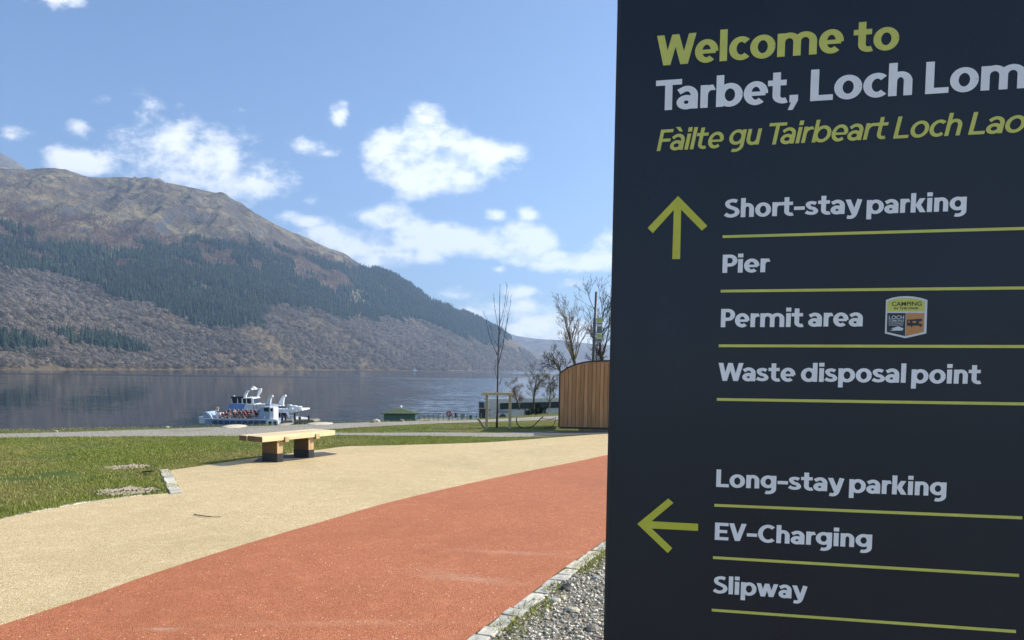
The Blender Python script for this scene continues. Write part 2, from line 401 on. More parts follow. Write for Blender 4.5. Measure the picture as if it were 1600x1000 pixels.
# loch bed and distant land under everything
bed = mesh('loch_bed', [(-14000, -9000, ZW - 1.6), (14000, -9000, ZW - 1.6), (14000, 14000, ZW - 1.6), (-14000, 14000, ZW - 1.6)], [(0, 1, 2, 3)], M_rock)
tag(bed, 'dark bed of the loch under the water', kind='structure')

def px_poly(pts): return [G(*p) for p in pts]
def sheet(name, poly, z, mat, label):
    n = len(poly); tr = tessellate_polygon([[Vector((p[0], p[1], 0)) for p in poly]])
    o = mesh(name, [(p[0], p[1], z) for p in poly], tr, mat); bm = bmesh.new(); bm.from_mesh(o.data)
    bmesh.ops.recalc_face_normals(bm, faces=bm.faces)
    if sum(f.normal.z for f in bm.faces) < 0: bmesh.ops.reverse_faces(bm, faces=bm.faces)
    bm.to_mesh(o.data); bm.free()
    return tag(o, label, kind='structure')
def spline(pts, n=8):
    out = []; P = [Vector((p[0], p[1], 0)) for p in pts]
    for i in range(len(P) - 1):
        a = P[max(i - 1, 0)]; b_ = P[i]; c = P[i + 1]; d = P[min(i + 2, len(P) - 1)]
        for k in range(n):
            t = k / n
            out.append(.5 * ((2 * b_) + (c - a) * t + (2 * a - 5 * b_ + 4 * c - d) * t * t + (3 * b_ - a - 3 * c + d) * t ** 3))
    return out + [P[-1]]
grass_edge = px_poly([(-420, 905), (-200, 856), (0, 812), (90, 794), (180, 779.5), (283, 769)])
notch = px_poly([(265, 735.5)]); upper = px_poly([(330, 726), (410, 714.5), (496, 703.5), (540, 698), (580, 697), (722, 693), (794, 689.5), (877, 683), (947, 678)])
redline = px_poly([(-500, 1160), (-200, 1048), (0, 980), (142, 933), (237, 899), (380, 853), (522, 811), (594, 790), (683, 768), (772, 748), (831, 736), (891, 724), (945, 712.5)])
kerbline = px_poly([(620, 1082), (731, 1000), (800, 952), (870, 898), (945, 846)])
far_u = upper[-1] + (upper[-1] - upper[-2]) * 3 + Vector((4, 1.0, 0)); far_r = redline[-1] + (redline[-1] - redline[-2]) * 2.5
gs = spline(grass_edge, 4); ks = spline(upper, 4); rs = spline(redline, 6)
kend = kerbline[-1] + (kerbline[-1] - kerbline[-2]) * 2.2; kend2 = kend + Vector((9.5, 1.4, 0))
tan_poly = [tuple(p[:2]) for p in gs] + [tuple(notch[0][:2])] + [tuple(p[:2]) for p in ks] + [(far_u.x, far_u.y), (far_u.x + 9, far_u.y - 1), (far_u.x + 9, far_r.y - 1.5), (far_r.x + 1, far_r.y - 1)] + [(p.x + .25, p.y - .25) for p in reversed(rs)] + [(-14, 0), (-16, 6)]
sheet('buff_footpath', tan_poly, .006, M_tan, 'buff resin bound footpath with fine pebble grain')
kback = Vector((-1.3, 2.3, 0)); kb = kerbline[0] - (kerbline[1] - kerbline[0]).normalized() * 3
red_poly = [(p.x, p.y) for p in rs] + [(far_r.x, far_r.y), (far_u.x + 9, far_r.y + .8), (kend2.x, kend2.y), (kend.x, kend.y)] + [(p.x, p.y) for p in reversed(kerbline)] + [(kb.x, kb.y), (-9, -1)]
sheet('red_cycle_path', red_poly, .011, M_red, 'red resin bound path sweeping past the sign')
bed_poly = [(kb.x - .05, kb.y + .05)] + [(p.x, p.y) for p in kerbline] + [(kend.x, kend.y), (kend2.x, kend2.y), (16, -3), (16, -30), (-9, -30), (-9.2, -1.1), (kb.x - 1, kb.y - .8)]  # stretch behind the camera added to bounce sunlight up at the sign
sheet('gravel_verge', bed_poly, .004, M_bed, 'bed of loose gravel beside the red path, extended unseen behind the camera to brighten the sign')
# gravel tracks by the loch
tr1 = px_poly([(-420, 694), (0, 684.5), (150, 682.5), (300, 682), (374, 681.5), (430, 677), (560, 668), (680, 662), (760, 659.5), (850, 656.5), (960, 652)])
tr2 = px_poly([(1000, 646), (870, 650), (750, 656.0), (640, 658.5), (520, 662), (430, 665.2), (300, 669), (150, 674), (0, 678), (-400, 687)])
sheet('lochside_track', [(p.x, p.y) for p in spline(tr1, 3)] + [(p.x, p.y) for p in spline(tr2, 3)], .005, M_track, 'pale gravel track along the top of the bank')
tr3 = px_poly([(430, 678.5), (560, 680.5), (680, 681.5), (780, 683), (870, 681.5), (960, 676)]); tr4 = px_poly([(960, 672.5), (860, 674.5), (780, 676.5), (680, 676), (560, 676.5), (430, 675.5)])
sheet('grey_footpath', [(p.x, p.y) for p in spline(tr3, 3)] + [(p.x, p.y) for p in spline(tr4, 3)], .0055, M_track, 'narrow grey gravel path crossing the grass')
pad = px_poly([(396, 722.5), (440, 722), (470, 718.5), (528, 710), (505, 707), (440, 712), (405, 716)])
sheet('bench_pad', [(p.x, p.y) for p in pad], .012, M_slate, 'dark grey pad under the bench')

# kerb of setts
kerb = thing('stone_kerb', None, None, (0, 0, 0)); kerb['kind'] = 'structure'; kerb['label'] = 'single row of granite setts edging the red path'
def setts(line, parent, w, l0, l1, side, name='kerb_stone', z=.0):
    pts = [Vector((p[0], p[1], 0)) for p in line]; seg = []; d = 0
    tot = sum((pts[i + 1] - pts[i]).length for i in range(len(pts) - 1)); pos = 0
    def at(s):
        for i in range(len(pts) - 1):
            L = (pts[i + 1] - pts[i]).length
            if s <= L or i == len(pts) - 2: return pts[i] + (pts[i + 1] - pts[i]) * (s / L), (pts[i + 1] - pts[i]).normalized()
            s -= L
    while pos < tot:
        L = random.uniform(l0, l1); c, t = at(pos + L / 2); nrm = Vector((t.y, -t.x, 0)) * side
        ww = w * random.uniform(.88, 1.08); c = c + nrm * (w / 2 + random.uniform(-.004, .01))
        b = B(); zz = random.uniform(.012, .02) + z
        hx, hy = (L - .012) / 2, ww / 2
        poly = [(-hx, -hy), (hx, -hy), (hx, hy), (-hx, hy)]
        poly = [(x + random.uniform(-.008, .008), y + random.uniform(-.008, .008)) for x, y in poly]
        b.slab(poly, -.08, zz)
        o = b.build(name, random.choice(M_sett), parent, False, .006)
        o.location = c; o.rotation_euler = (random.uniform(-.02, .02), random.uniform(-.02, .02), math.atan2(t.y, t.x) + random.uniform(-.03, .03))
        pos += L
setts([(kb.x, kb.y)] + [(p.x, p.y) for p in kerbline] + [(kend.x, kend.y), (kend2.x, kend2.y)], kerb, .115, .13, .26, 1)
kerb2 = thing('sett_edging', None, None, (0, 0, 0)); kerb2['kind'] = 'structure'; kerb2['label'] = 'row of grey setts at the corner where the grass meets the buff path'
setts([notch[0], grass_edge[-1]], kerb2, .13, .17, .24, 1, z=.012)
setts([(p.x, p.y) for p in spline(grass_edge[1:], 3)[:-2]], kerb2, .07, .2, .35, -1, z=-.008)

# ------------------------------------------------------------------ water
def m_water(g, b, o, p):
    b.inputs['Base Color'].default_value = (.008, .018, .034, 1); b.inputs['IOR'].default_value = 1.33
    n1 = g.noise(g.map(p, (.30, .9, 1)), 1.0, 5, .6); n2 = g.noise(g.map(p, (.05, .16, 1)), 1.0, 4, .6)
    patch = g.noise(g.map(p, (.0012, .010, 1)), 1.0, 4, .6)
    s = g.add('ShaderNodeSeparateXYZ'); g.l.new(p, s.inputs[0])
    t = g.math('DIVIDE', s.outputs[0], s.outputs[1]); d = s.outputs[1]
    # wind-ruffled lanes: one under the far shore, one further in, and the near reach to the right
    lane1 = g.math('MULTIPLY', g.step(g.math('ADD', d, g.math('MULTIPLY', patch, 900)), 1750, 2300), 1.0)
    dd = g.math('ADD', d, g.math('MULTIPLY', patch, 60))
    lane2 = g.math('MULTIPLY', g.step(dd, 650, 690), g.step(dd, 800, 760))
    near = g.math('MULTIPLY', g.step(d, 1100, 450, .0, 1), g.step(g.math('ADD', t, g.math('MULTIPLY', patch, .12)), -.22, .06))
    ruf = g.math('ADD', g.math('MAXIMUM', lane1, g.math('MAXIMUM', lane2, near)), g.step(patch, .5, .75, 0, .35), clamp=True)
    g.put(b.inputs['Roughness'], g.math('ADD', .05, g.math('MULTIPLY', ruf, .08)))
    c1 = g.noise(g.map(p, (.35, .8, 1)), 1.0, 3, .6, color=True); c2 = g.noise(g.map(p, (.05, .16, 1)), 1.0, 3, .6, color=True)
    sl_ = g.vmath('ADD', g.vmath('SUBTRACT', c1, (.5, .5, .5)), g.vmath('MULTIPLY', g.vmath('SUBTRACT', c2, (.5, .5, .5)), (.6, .6, .6)))
    amp = g.math('ADD', .035, g.math('MULTIPLY', ruf, .62)); ca = g.add('ShaderNodeCombineXYZ'); g.l.new(amp, ca.inputs[0]); g.l.new(amp, ca.inputs[1])
    g.put(b.inputs['Normal'], g.vmath('NORMALIZE', g.vmath('ADD', g.vmath('MULTIPLY', sl_, ca.outputs[0]), (0, 0, 1))))
M_water = material('loch water', m_water, .1, .5)
wt_ = mesh('water', [(-12000, 40, ZW), (12000, 40, ZW), (12000, 12500, ZW), (-12000, 12500, ZW)], [(0, 1, 2, 3)], M_water)
tag(wt_, 'dark calm water of the loch with bright ruffled lanes', kind='structure')

# ------------------------------------------------------------------ hills
def m_hill(g, b, o, p):
    geo = g.add('ShaderNodeNewGeometry'); ns = g.add('ShaderNodeSeparateXYZ'); g.l.new(geo.outputs['Normal'], ns.inputs[0])
    s = g.add('ShaderNodeSeparateXYZ'); g.l.new(p, s.inputs[0])
    a = g.noise(p, .006, 8, .65); b2 = g.noise(p, .022, 7, .7); c3 = g.noise(p, .09, 5, .7)
    c = g.mix(g.step(a, .38, .62), (.15, .12, .075), (.31, .255, .14))
    c = g.mix(g.step(b2, .47, .60, 0, .85), c, (.095, .07, .055)); st_ = g.noise(g.map(p, (.004, .004, .03)), 1.0, 6, .65); c = g.mix(g.step(st_, .53, .63, 0, .5), c, (.06, .055, .055))
    c = g.mix(g.step(c3, .5, .72, 0, .6), c, (.09, .085, .05))
    steep = g.step(g.math('ADD', ns.outputs[2], g.math('MULTIPLY', g.math('SUBTRACT', b2, .5), .8)), .70, .54)
    c = g.mix(steep, c, g.mix(c3, (.055, .058, .065), (.17, .17, .17)))
    c = g.mix(g.step(s.outputs[2], 260, 120, 0, .7), c, g.mix(g.step(b2, .4, .6), (.13, .10, .07), (.25, .19, .11)))
    g.put(b.inputs['Base Color'], c); g.put(b.inputs['Normal'], g.bump(g.math('ADD', b2, g.math('MULTIPLY', c3, .45)), 1.0, 30))
M_hill = material('moorland hillside', m_hill, .95, .1)
SH = [(-1500, 900), (-300, 980), (0, 1050), (400, 1700), (700, 2550), (862, 3850), (900, 4100)]      # px -> shore distance
RG = [(-1500, 2600), (-300, 2800), (0, 3000), (400, 3300), (700, 3700), (862, 4050), (900, 4300)]    # px -> ridge distance
RIDGE = [(-1500, 330), (-1000, 250), (-600, 285), (-300, 240), (-100, 255), (0, 262), (20, 263), (40, 264), (68, 263), (104, 265), (126, 273), (155, 277), (209, 277.5), (252, 284), (288, 291), (324, 302), (346, 304), (367, 315), (385, 325), (414, 342), (450, 361), (480, 372), (504, 384), (538, 397), (565, 415), (609, 428), (639, 446), (673, 468), (707, 482), (741, 497), (768, 511), (790, 524), (808, 535), (842, 559), (862, 576), (880, 586), (900, 594)]
rpx = np.array([r[0] for r in RIDGE], float)
rt = np.array([te(*r)[0] for r in RIDGE]); re_ = np.array([te(*r)[1] for r in RIDGE])
def tab(T, t, tt_=None):
    a = np.array([te(q[0], 400)[0] for q in T]); return np.interp(t, a, [q[1] for q in T])
def hill_z(t, s):
    D0 = tab(SH, t); D1 = tab(RG, t); e = np.interp(t, rt, re_)
    D = D0 + (D1 - D0) * s; a0 = -EW / D0
    gfun = 1 - (1 - np.clip(s, 0, 1)) ** 1.35
    a = a0 + (e - a0) * gfun
    z = EYE + D * a
    x = t * D; y = D
    env = np.clip(s / .15, 0, 1) * np.clip((1 - s) / .10, 0.05, 1) * np.clip((e + .02) / .25, 0, 1)
    z = z + (fbm(x / 620, y / 620, 3, 11) - .5) * 90 * env
    crag = fbm(x / 130, y / 260, 7, 21, ridge=True) - .55
    z = z + crag * (20 + 80 * np.clip((s - .42) / .3, 0, 1)) * env
    z = z + (fbm(x / 60, y / 60, 3, 5) - .5) * 12 * np.clip(s / .1, 0, 1)
    back = s > 1
    z = np.where(back, z - (D - D1) * .45, z)
    return x, y, z
tn = np.linspace(te(-1500, 400)[0], te(898, 400)[0], 760); sn = np.concatenate([[-.06], np.linspace(0, 1, 300), np.linspace(1.02, 1.8, 16)])
T_, S_ = np.meshgrid(tn, sn); X, Y, Z = hill_z(T_, np.maximum(S_, 0)); neg = S_ < 0
Y = np.where(neg, Y - 30, Y); Z = np.where(neg, ZW - 3, Z)
nx, ny = len(tn), len(sn); i = np.arange(nx - 1)[None, :] + np.arange(ny - 1)[:, None] * nx
hq = np.stack([i, i + 1, i + 1 + nx, i + nx], -1).reshape(-1, 4)
hill = mesh_np('hill', np.stack([X.ravel(), Y.ravel(), Z.ravel()], 1), hq, M_hill, None, True, 4)
tag(hill, 'long brown mountainside sloping down to the loch', kind='structure')
def far_range(name, prof, D, depth, label, seed):
    pt = np.array([te(*q)[0] for q in prof]); pe = np.array([te(*q)[1] for q in prof])
    t = np.linspace(pt[0], pt[-1], 420); e = np.interp(t, pt, pe); s = np.linspace(0, 1.6, 60)
    Tt, Ss = np.meshgrid(t, s); E = np.interp(Tt, pt, pe)
    Dd = D + depth * Ss; a0 = -EW / D; a = a0 + (E - a0) * (1 - (1 - np.clip(Ss, 0, 1)) ** 1.2)
    Zz = EYE + Dd * a - np.maximum(Ss - 1, 0) * depth * .4
    Zz += (fbm(Tt * Dd / 420, Dd / 420, 5, seed, ridge=True) - .5) * 110 * np.clip(Ss / .2, 0, 1) * np.clip((1 - Ss) / .2, .06, 1)
    Zz = np.where(Ss <= 0, ZW - 2, Zz)
    n1, n2 = len(t), len(s); i = np.arange(n1 - 1)[None, :] + np.arange(n2 - 1)[:, None] * n1
    q = np.stack([i, i + 1, i + 1 + n1, i + n1], -1).reshape(-1, 4)
    o = mesh_np(name, np.stack([(Tt * Dd).ravel(), Dd.ravel(), Zz.ravel()], 1), q, M_hill, None, True, 4)
    return tag(o, label, kind='structure')
far_range('far_hills', [(640, 590), (690, 545), (742, 505), (788, 518), (808, 524.5), (842, 530), (872, 531), (892, 534), (926, 537.5), (960, 541), (1050, 530), (1200, 500), (1400, 470), (1700, 440), (2200, 420), (2800, 440)], 5200, 2600, 'hazy blue hills at the far end of the loch', 31)
far_range('far_peak', [(-1500, 420), (-900, 360), (-500, 280), (-200, 205), (-60, 212), (0, 238), (22, 250), (40, 262), (70, 285), (200, 330)], 3300, 2300, 'bare peak rising behind the nearer ridge', 41)

# woods on the hillside
def at_px(t, s):
    x, y, z = hill_z(t, s); P = np.stack([x, y, z - EYE], -1) @ R3      # to camera axes
    return PX + F * P[..., 0] / -P[..., 2], PY - F * P[..., 1] / -P[..., 2], x, y, z
NS = 190000
ts = rng.uniform(te(-500, 400)[0], te(872, 400)[0], NS); ss = rng.uniform(0.0, 1.0, NS)
keep = rng.uniform(0, 1, NS) < (tab(SH, ts) + (tab(RG, ts) - tab(SH, ts)) * ss) / 4200 * 1.0
qx, qy, wx, wy, wz = at_px(ts, ss)
jx = qx + (fbm(wx / 90, wy / 90, 4, 71) - .5) * 60; jy = qy + (fbm(wx / 70, wy / 110, 4, 81) - .5) * 34
CON = [(-700, 330), (-200, 350), (0, 350), (50, 366), (100, 378), (200, 384), (262, 378), (310, 374), (360, 382), (400, 380), (450, 392), (500, 408), (540, 415), (568, 415), (620, 436), (700, 476), (750, 500), (800, 532), (780, 540), (737, 535), (683, 515), (609, 497), (585, 503), (555, 502), (498, 488), (450, 483), (403, 486), (414, 512), (380, 516), (346, 514), (300, 498), (252, 487), (198, 475), (144, 442), (94, 437), (54, 426), (22, 428), (0, 417), (-200, 430), (-700, 460)]
CON2 = [(84, 525), (162, 528), (194, 536), (238, 553), (236, 558), (200, 556), (173, 551), (144, 548), (97, 533)]
CON3 = [(-700, 505), (-200, 520), (0, 526), (30, 529), (80, 545), (78, 552), (40, 551), (0, 545), (-200, 545), (-700, 560)]
LARCH = [[(36, 368), (100, 372), (200, 384), (205, 392), (100, 386), (30, 380)], [(480, 432), (520, 428), (545, 446), (520, 454), (490, 446)], [(320, 396), (360, 392), (362, 410), (330, 412)], [(230, 376), (320, 384), (330, 396), (250, 392)], [(390, 412), (420, 410), (425, 425), (395, 424)], [(270, 408), (312, 414), (320, 426), (280, 422)]]
con = inpoly(jx, jy, CON) | inpoly(qx, qy, CON2) | inpoly(jx * .4 + qx * .6, jy * .4 + qy * .6, CON3)
lar = np.zeros(NS, bool)
for L in LARCH: lar |= inpoly(jx, jy, L)
topc = np.interp(jx, [-700, 0, 100, 200, 300, 400, 500, 565], [330, 352, 380, 384, 376, 380, 408, 415])
lar |= con & (jy < topc + 34) & (jx < 560) & (fbm(wx / 150, wy / 90, 4, 99) > .53)
con &= ~lar
TOPL = [(-700, 290), (-200, 310), (0, 322), (60, 328), (130, 340), (200, 352), (260, 362), (300, 372), (400, 372), (470, 386), (520, 400), (560, 412), (900, 600), (900, 700), (-700, 700)]
wood_zone = inpoly(jx, jy, TOPL)
upz = wood_zone & (jy < np.interp(jx, [-700, 0, 100, 200, 300, 400, 500, 565], [330, 352, 380, 384, 376, 380, 408, 415]))
dec = wood_zone & ~con & ~lar & ~upz
lar = (lar | (upz & (rng.uniform(0, 1, NS) < .95)))
bare = (fbm(wx / 120, wy / 120, 4, 91) > .61) | (fbm(wx / 260, wy / 60, 4, 95) > .66)
dec &= ~(bare & (rng.uniform(0, 1, NS) < .75))
con &= ~((fbm(wx / 70, wy / 70, 3, 93) > .66) & (rng.uniform(0, 1, NS) < .8)); con &= keep; lar &= keep; dec &= keep
def clones(name, pv, pf, mask, hmin, hmax, colf, label, wr=(.9, 1.15), mat=M_tint, protos=None):
    x, y, z = wx[mask], wy[mask], wz[mask]; n = len(x); h = rng.uniform(hmin, hmax, n)
    an = rng.uniform(0, 2 * PI, n); w = h * rng.uniform(*wr, n); ca, sa = np.cos(an), np.sin(an)
    k = len(protos) if protos else 1; VV = []; FF = []; CC = []; off = 0
    pid = rng.integers(0, k, n)
    for j in range(k):
        v, f = protos[j] if protos else (pv, pf); m = pid == j; nn = m.sum()
        if nn == 0: continue
        lx, ly, lz = v[:, 0], v[:, 1], v[:, 2]
        px = x[m][:, None] + w[m][:, None] * (lx * ca[m][:, None] - ly * sa[m][:, None])
        py = y[m][:, None] + w[m][:, None] * (lx * sa[m][:, None] + ly * ca[m][:, None])
        pz = z[m][:, None] - 1.0 + h[m][:, None] * lz
        V = np.stack([px, py, pz], -1).reshape(-1, 3)
        Fa = (f[None] + (np.arange(nn) * len(v))[:, None, None] + off).reshape(-1, 3); off += len(V)
        VV.append(V); FF.append(Fa); CC.append(np.repeat(colf(nn, x[m], y[m]), len(v), 0))
    o = mesh_np(name, np.concatenate(VV), np.concatenate(FF), mat, None, False, 3, np.concatenate(CC))
    tag(o, label, kind='stuff'); return n
def conifer_proto():
    v = []; f = []
    for (z0, z1, r) in ((0.05, .55, .20), (.32, .80, .15), (.6, 1.0, .085)):
        o = len(v); n = 6; a0 = random.uniform(0, 6)
        for k in range(n): rr = r * random.uniform(.7, 1.25); v.append((rr * math.cos(a0 + 2 * PI * k / n), rr * math.sin(a0 + 2 * PI * k / n), z0 + random.uniform(-.03, .03)))
        v.append((0, 0, z1)); f += [(o + k, o + (k + 1) % n, o + n) for k in range(n)]
    return np.array(v), np.array(f)
def puff_proto(n, r, zc, rz, sz, stem=True):
    v = []; f = []
    for _ in range(n):
        u = np.array([random.gauss(0, 1) for _ in range(3)]); u /= np.linalg.norm(u); u[2] = abs(u[2]) if random.random() < .7 else u[2]
        rr = random.uniform(.55, 1); c = np.array([u[0] * r * rr, u[1] * r * rr, zc + u[2] * rz * rr])
        t1 = np.cross(u, [0.3, .5, .8]); t1 /= np.linalg.norm(t1); t2 = np.cross(u, t1); o = len(v); a = random.uniform(0, 6)
        for k in range(3):
            q = a + k * 2.1 + random.uniform(-.3, .3); v.append(tuple(c + (t1 * math.cos(q) + t2 * math.sin(q)) * sz * random.uniform(.6, 1.2) + u * random.uniform(-.3, .3) * sz))
        f.append((o, o + 1, o + 2))
    if stem:
        o = len(v); v += [(-.02, 0, 0), (.02, 0, 0), (0, 0, .7)]; f.append((o, o + 1, o + 2))
    return np.array(v), np.array(f)
cps = [conifer_proto() for _ in range(5)]; dps = [puff_proto(44, .48, .50, .42, .105) for _ in range(6)]; lps = [puff_proto(22, .17, .5, .45, .09) for _ in range(4)]
def colv(base, var, hue=(0, 0, 0)):
    def f(n, x, y):
        k = rng.normal(1, var, n)[:, None] * (.75 + .5 * fbm(x / 140, y / 140, 3, 55))[:, None]
        c = np.array(base)[None] * np.clip(k, .4, 1.8) + rng.uniform(-1, 1, n)[:, None] * np.array(hue)[None]
        return np.clip(c, .005, 1)
    return f
clones('conifer_forest', None, None, con, 17, 30, colv((.021, .036, .021), .22, (.006, .004, .002)), 'dark green conifer plantation across the mountainside', (.85, 1.15), protos=cps)
clones('larch_wood', None, None, lar, 9, 17, colv((.25, .165, .125), .2, (.03, .01, .0)), 'russet bare larch wood above the conifers', mat=M_twig, protos=lps)
clones('birch_wood', None, None, dec, 7, 19, colv((.235, .205, .17), .20, (.02, .012, .004)), 'grey brown leafless woodland on the lower slopes', mat=M_twig, protos=dps)

# ------------------------------------------------------------------ haze
hz = bpy.data.meshes.new('haze'); hb = B().box((0, 3500, 560), (24000, 9400, 1160)); 
hb.v = [(x, (-600 if y < 3500 else 9800), (-13 if z < 560 else 1750)) for x, y, z in hb.v]
def haze_mat():
    m = bpy.data.materials.new('haze air'); m.use_nodes = True; nt = m.node_tree; nt.nodes.clear()
    out = nt.nodes.new('ShaderNodeOutputMaterial'); pv = nt.nodes.new('ShaderNodeVolumePrincipled')
    pv.inputs['Color'].default_value = (.50, .70, 1.0, 1); pv.inputs['Density'].default_value = 1.0e-4; pv.inputs['Anisotropy'].default_value = .35
    nt.links.new(pv.outputs[0], out.inputs['Volume']); return m
hz = hb.build('haze', haze_mat()); tag(hz, 'thin blue haze lying over the whole loch', kind='stuff')

# ================================================================== INFORMATION SIGN
SIGN_ROT = np.array([0.05367875, 0.20511685, 0.02077368])       # how the panel is turned, seen from the lens
def rodr(w):
    th = np.linalg.norm(w); k = w / th; K = np.array([[0, -k[2], k[1]], [k[2], 0, -k[0]], [-k[1], k[0], 0]])
    return np.eye(3) + math.sin(th) * K + (1 - math.cos(th)) * K @ K
SR = rodr(SIGN_ROT); D0S = 1.42                               # sign axes seen from the lens (x right, y down, z away)
def p2s(px, py):
    r = np.array([(px - PX) / F, (py - PY) / F, 1.0]); q = r * (D0S / (SR[:, 2] @ r)); return q @ SR[:, 0], -(q @ SR[:, 1])
so = p2s(955, 500)                                            # origin: left edge at mid picture
def P2(px, py): a = p2s(px, py); return (a[0] - so[0], a[1] - so[1])
ucam = SR[:, 0] * np.array([1, -1, -1]); vcam = -SR[:, 1] * np.array([1, -1, -1])
uw = Vector(R3 @ ucam); vw = Vector(R3 @ vcam); nw = uw.cross(vw)
org = (SR @ np.array([so[0], -so[1], D0S])) * np.array([1, -1, -1]); ow = Vector(R3 @ org) + Vector((0, 0, EYE))
SM = Matrix(((uw.x, vw.x, nw.x, ow.x), (uw.y, vw.y, nw.y, ow.y), (uw.z, vw.z, nw.z, ow.z), (0, 0, 0, 1)))
sign = thing('information_sign', 'tall dark navy welcome sign with white and lime lettering and arrows', 'sign'); sign.matrix_world = SM
def m_panel(g, b, o, p):
    n = g.noise(o, 2.2, 4, .5); k = g.noise(o, 90, 3, .6)
    g.put(b.inputs['Base Color'], g.mix(g.step(n, .3, .7), (.0035, .0085, .020), (.0065, .012, .023)))
    sm = g.noise(g.map(o, (3, 1.2, 1)), 1.3, 5, .6, .8); du = g.noise(o, 260, 2, .5)
    c0_ = g.mix(g.step(sm, .45, .75, 0, .5), g.mix(g.step(n, .3, .7), (.0035, .0085, .020), (.0065, .012, .023)), (.009, .014, .024)); c0_ = g.mix(g.step(du, .70, .78, 0, .35), c0_, (.07, .07, .07)); g.put(b.inputs['Base Color'], c0_)  # broad blotches paint soft reflections into the navy; fine specks are dust
    g.put(b.inputs['Roughness'], g.math('ADD', .16, g.math('MULTIPLY', sm, .30)))
    g.put(b.inputs['Normal'], g.bump(k, .03, .001))
M_panel = material('navy gloss panel', m_panel, .25, .5)
M_lime = simple('lime vinyl', (.68, .66, .13), .4, .05, 6)
M_lime2 = simple('lime vinyl darker', (.60, .58, .05), .4, .05, 6)
M_lett = simple('white vinyl', (.93, .91, .90), .4, .03, 6)
M_orange = simple('orange vinyl', (.60, .27, .09), .4, .05, 8)
M_wv = simple('badge white', (.72, .74, .76), .4, .03, 8)
M_char = simple('charcoal print', (.03, .035, .04), .45, .1, 8)
TH = .09; e0 = P2(965, 0); e1 = P2(943, 1000); lean = (e0[0] - e1[0]) / (e0[1] - e1[1])
topv = .95; botv = -(ow.z / vw.z) - .02; rightu = P2(1790, 500)[0]
prof = [(lean * topv, topv), (rightu, topv), (rightu, botv), (lean * botv, botv)]
b = B(); n4 = 4; v = [(x, y, 0) for x, y in prof] + [(x, y, -TH) for x, y in prof]
b.raw(v, [(0, 1, 2, 3), (7, 6, 5, 4)] + [(i, (i + 1) % 4, 4 + (i + 1) % 4, 4 + i) for i in range(4)]); b.build('panel', M_panel, sign, False, .0015)

B().raw([(lean * topv - .0012, topv, .001), (lean * topv + .0045, topv, .001), (lean * botv + .0045, botv, .001), (lean * botv - .0012, botv, .001), (lean * topv - .0012, topv, -TH - .001), (lean * topv + .0045, topv, -TH - .001), (lean * botv + .0045, botv, -TH - .001), (lean * botv - .0012, botv, -TH - .001)], [(0, 1, 2, 3), (7, 6, 5, 4), (0, 4, 5, 1), (1, 5, 6, 2), (2, 6, 7, 3), (3, 7, 4, 0)]).build('edge_trim', M_black, sign)
def unite(quads):
    """unites overlapping outline pieces into one clean sheet"""
    def area(q): return sum(q[i][0] * q[(i + 1) % len(q)][1] - q[(i + 1) % len(q)][0] * q[i][1] for i in range(len(q))) / 2
    for tries in range(12):
        jj = 0 if tries == 0 else 1e-5 * tries; vs = []; fs = []; tot = 0; rj = random.Random(tries)
        for q0_ in quads:
            for q in ([q0_] if len(q0_) != 4 else [[q0_[0], q0_[1], q0_[2]], [q0_[0], q0_[2], q0_[3]]]):
                ar = area(q)
                if abs(ar) < 1e-10: continue
                if ar < 0: q = q[::-1]
                o = len(vs); tot += abs(ar)
                vs += [Vector((p[0] * 100 + rj.uniform(-jj, jj) * 100, p[1] * 100 + rj.uniform(-jj, jj) * 100)) for p in q]; fs.append(list(range(o, o + len(q))))
        ov, oe, of, _, _, orig = delaunay_2d_cdt(vs, [], fs, 0, 1e-5, True)
        keep = [f for f, r in zip(of, orig) if len(r)]; ua = sum(abs(area([ov[i] for i in f])) for f in keep) / 1e4
        if tot * .45 < ua < tot * 1.001: break
    used = sorted({i for f in keep for i in f}); mp = {a: i for i, a in enumerate(used)}
    return [(ov[i].x / 100, ov[i].y / 100) for i in used], [tuple(mp[i] for i in f) for f in keep]
def flat(name, quads, mat, z, parent, glyphs=None):
    v = []; f = []
    for k, gq in enumerate(glyphs or [quads]):
        a, c = unite(gq); o = len(v); v += [(p[0], p[1], z + (k % 2) * .00012) for p in a]; f += [tuple(i + o for i in q) for q in c]
    return mesh(name, v, f, mat, parent)

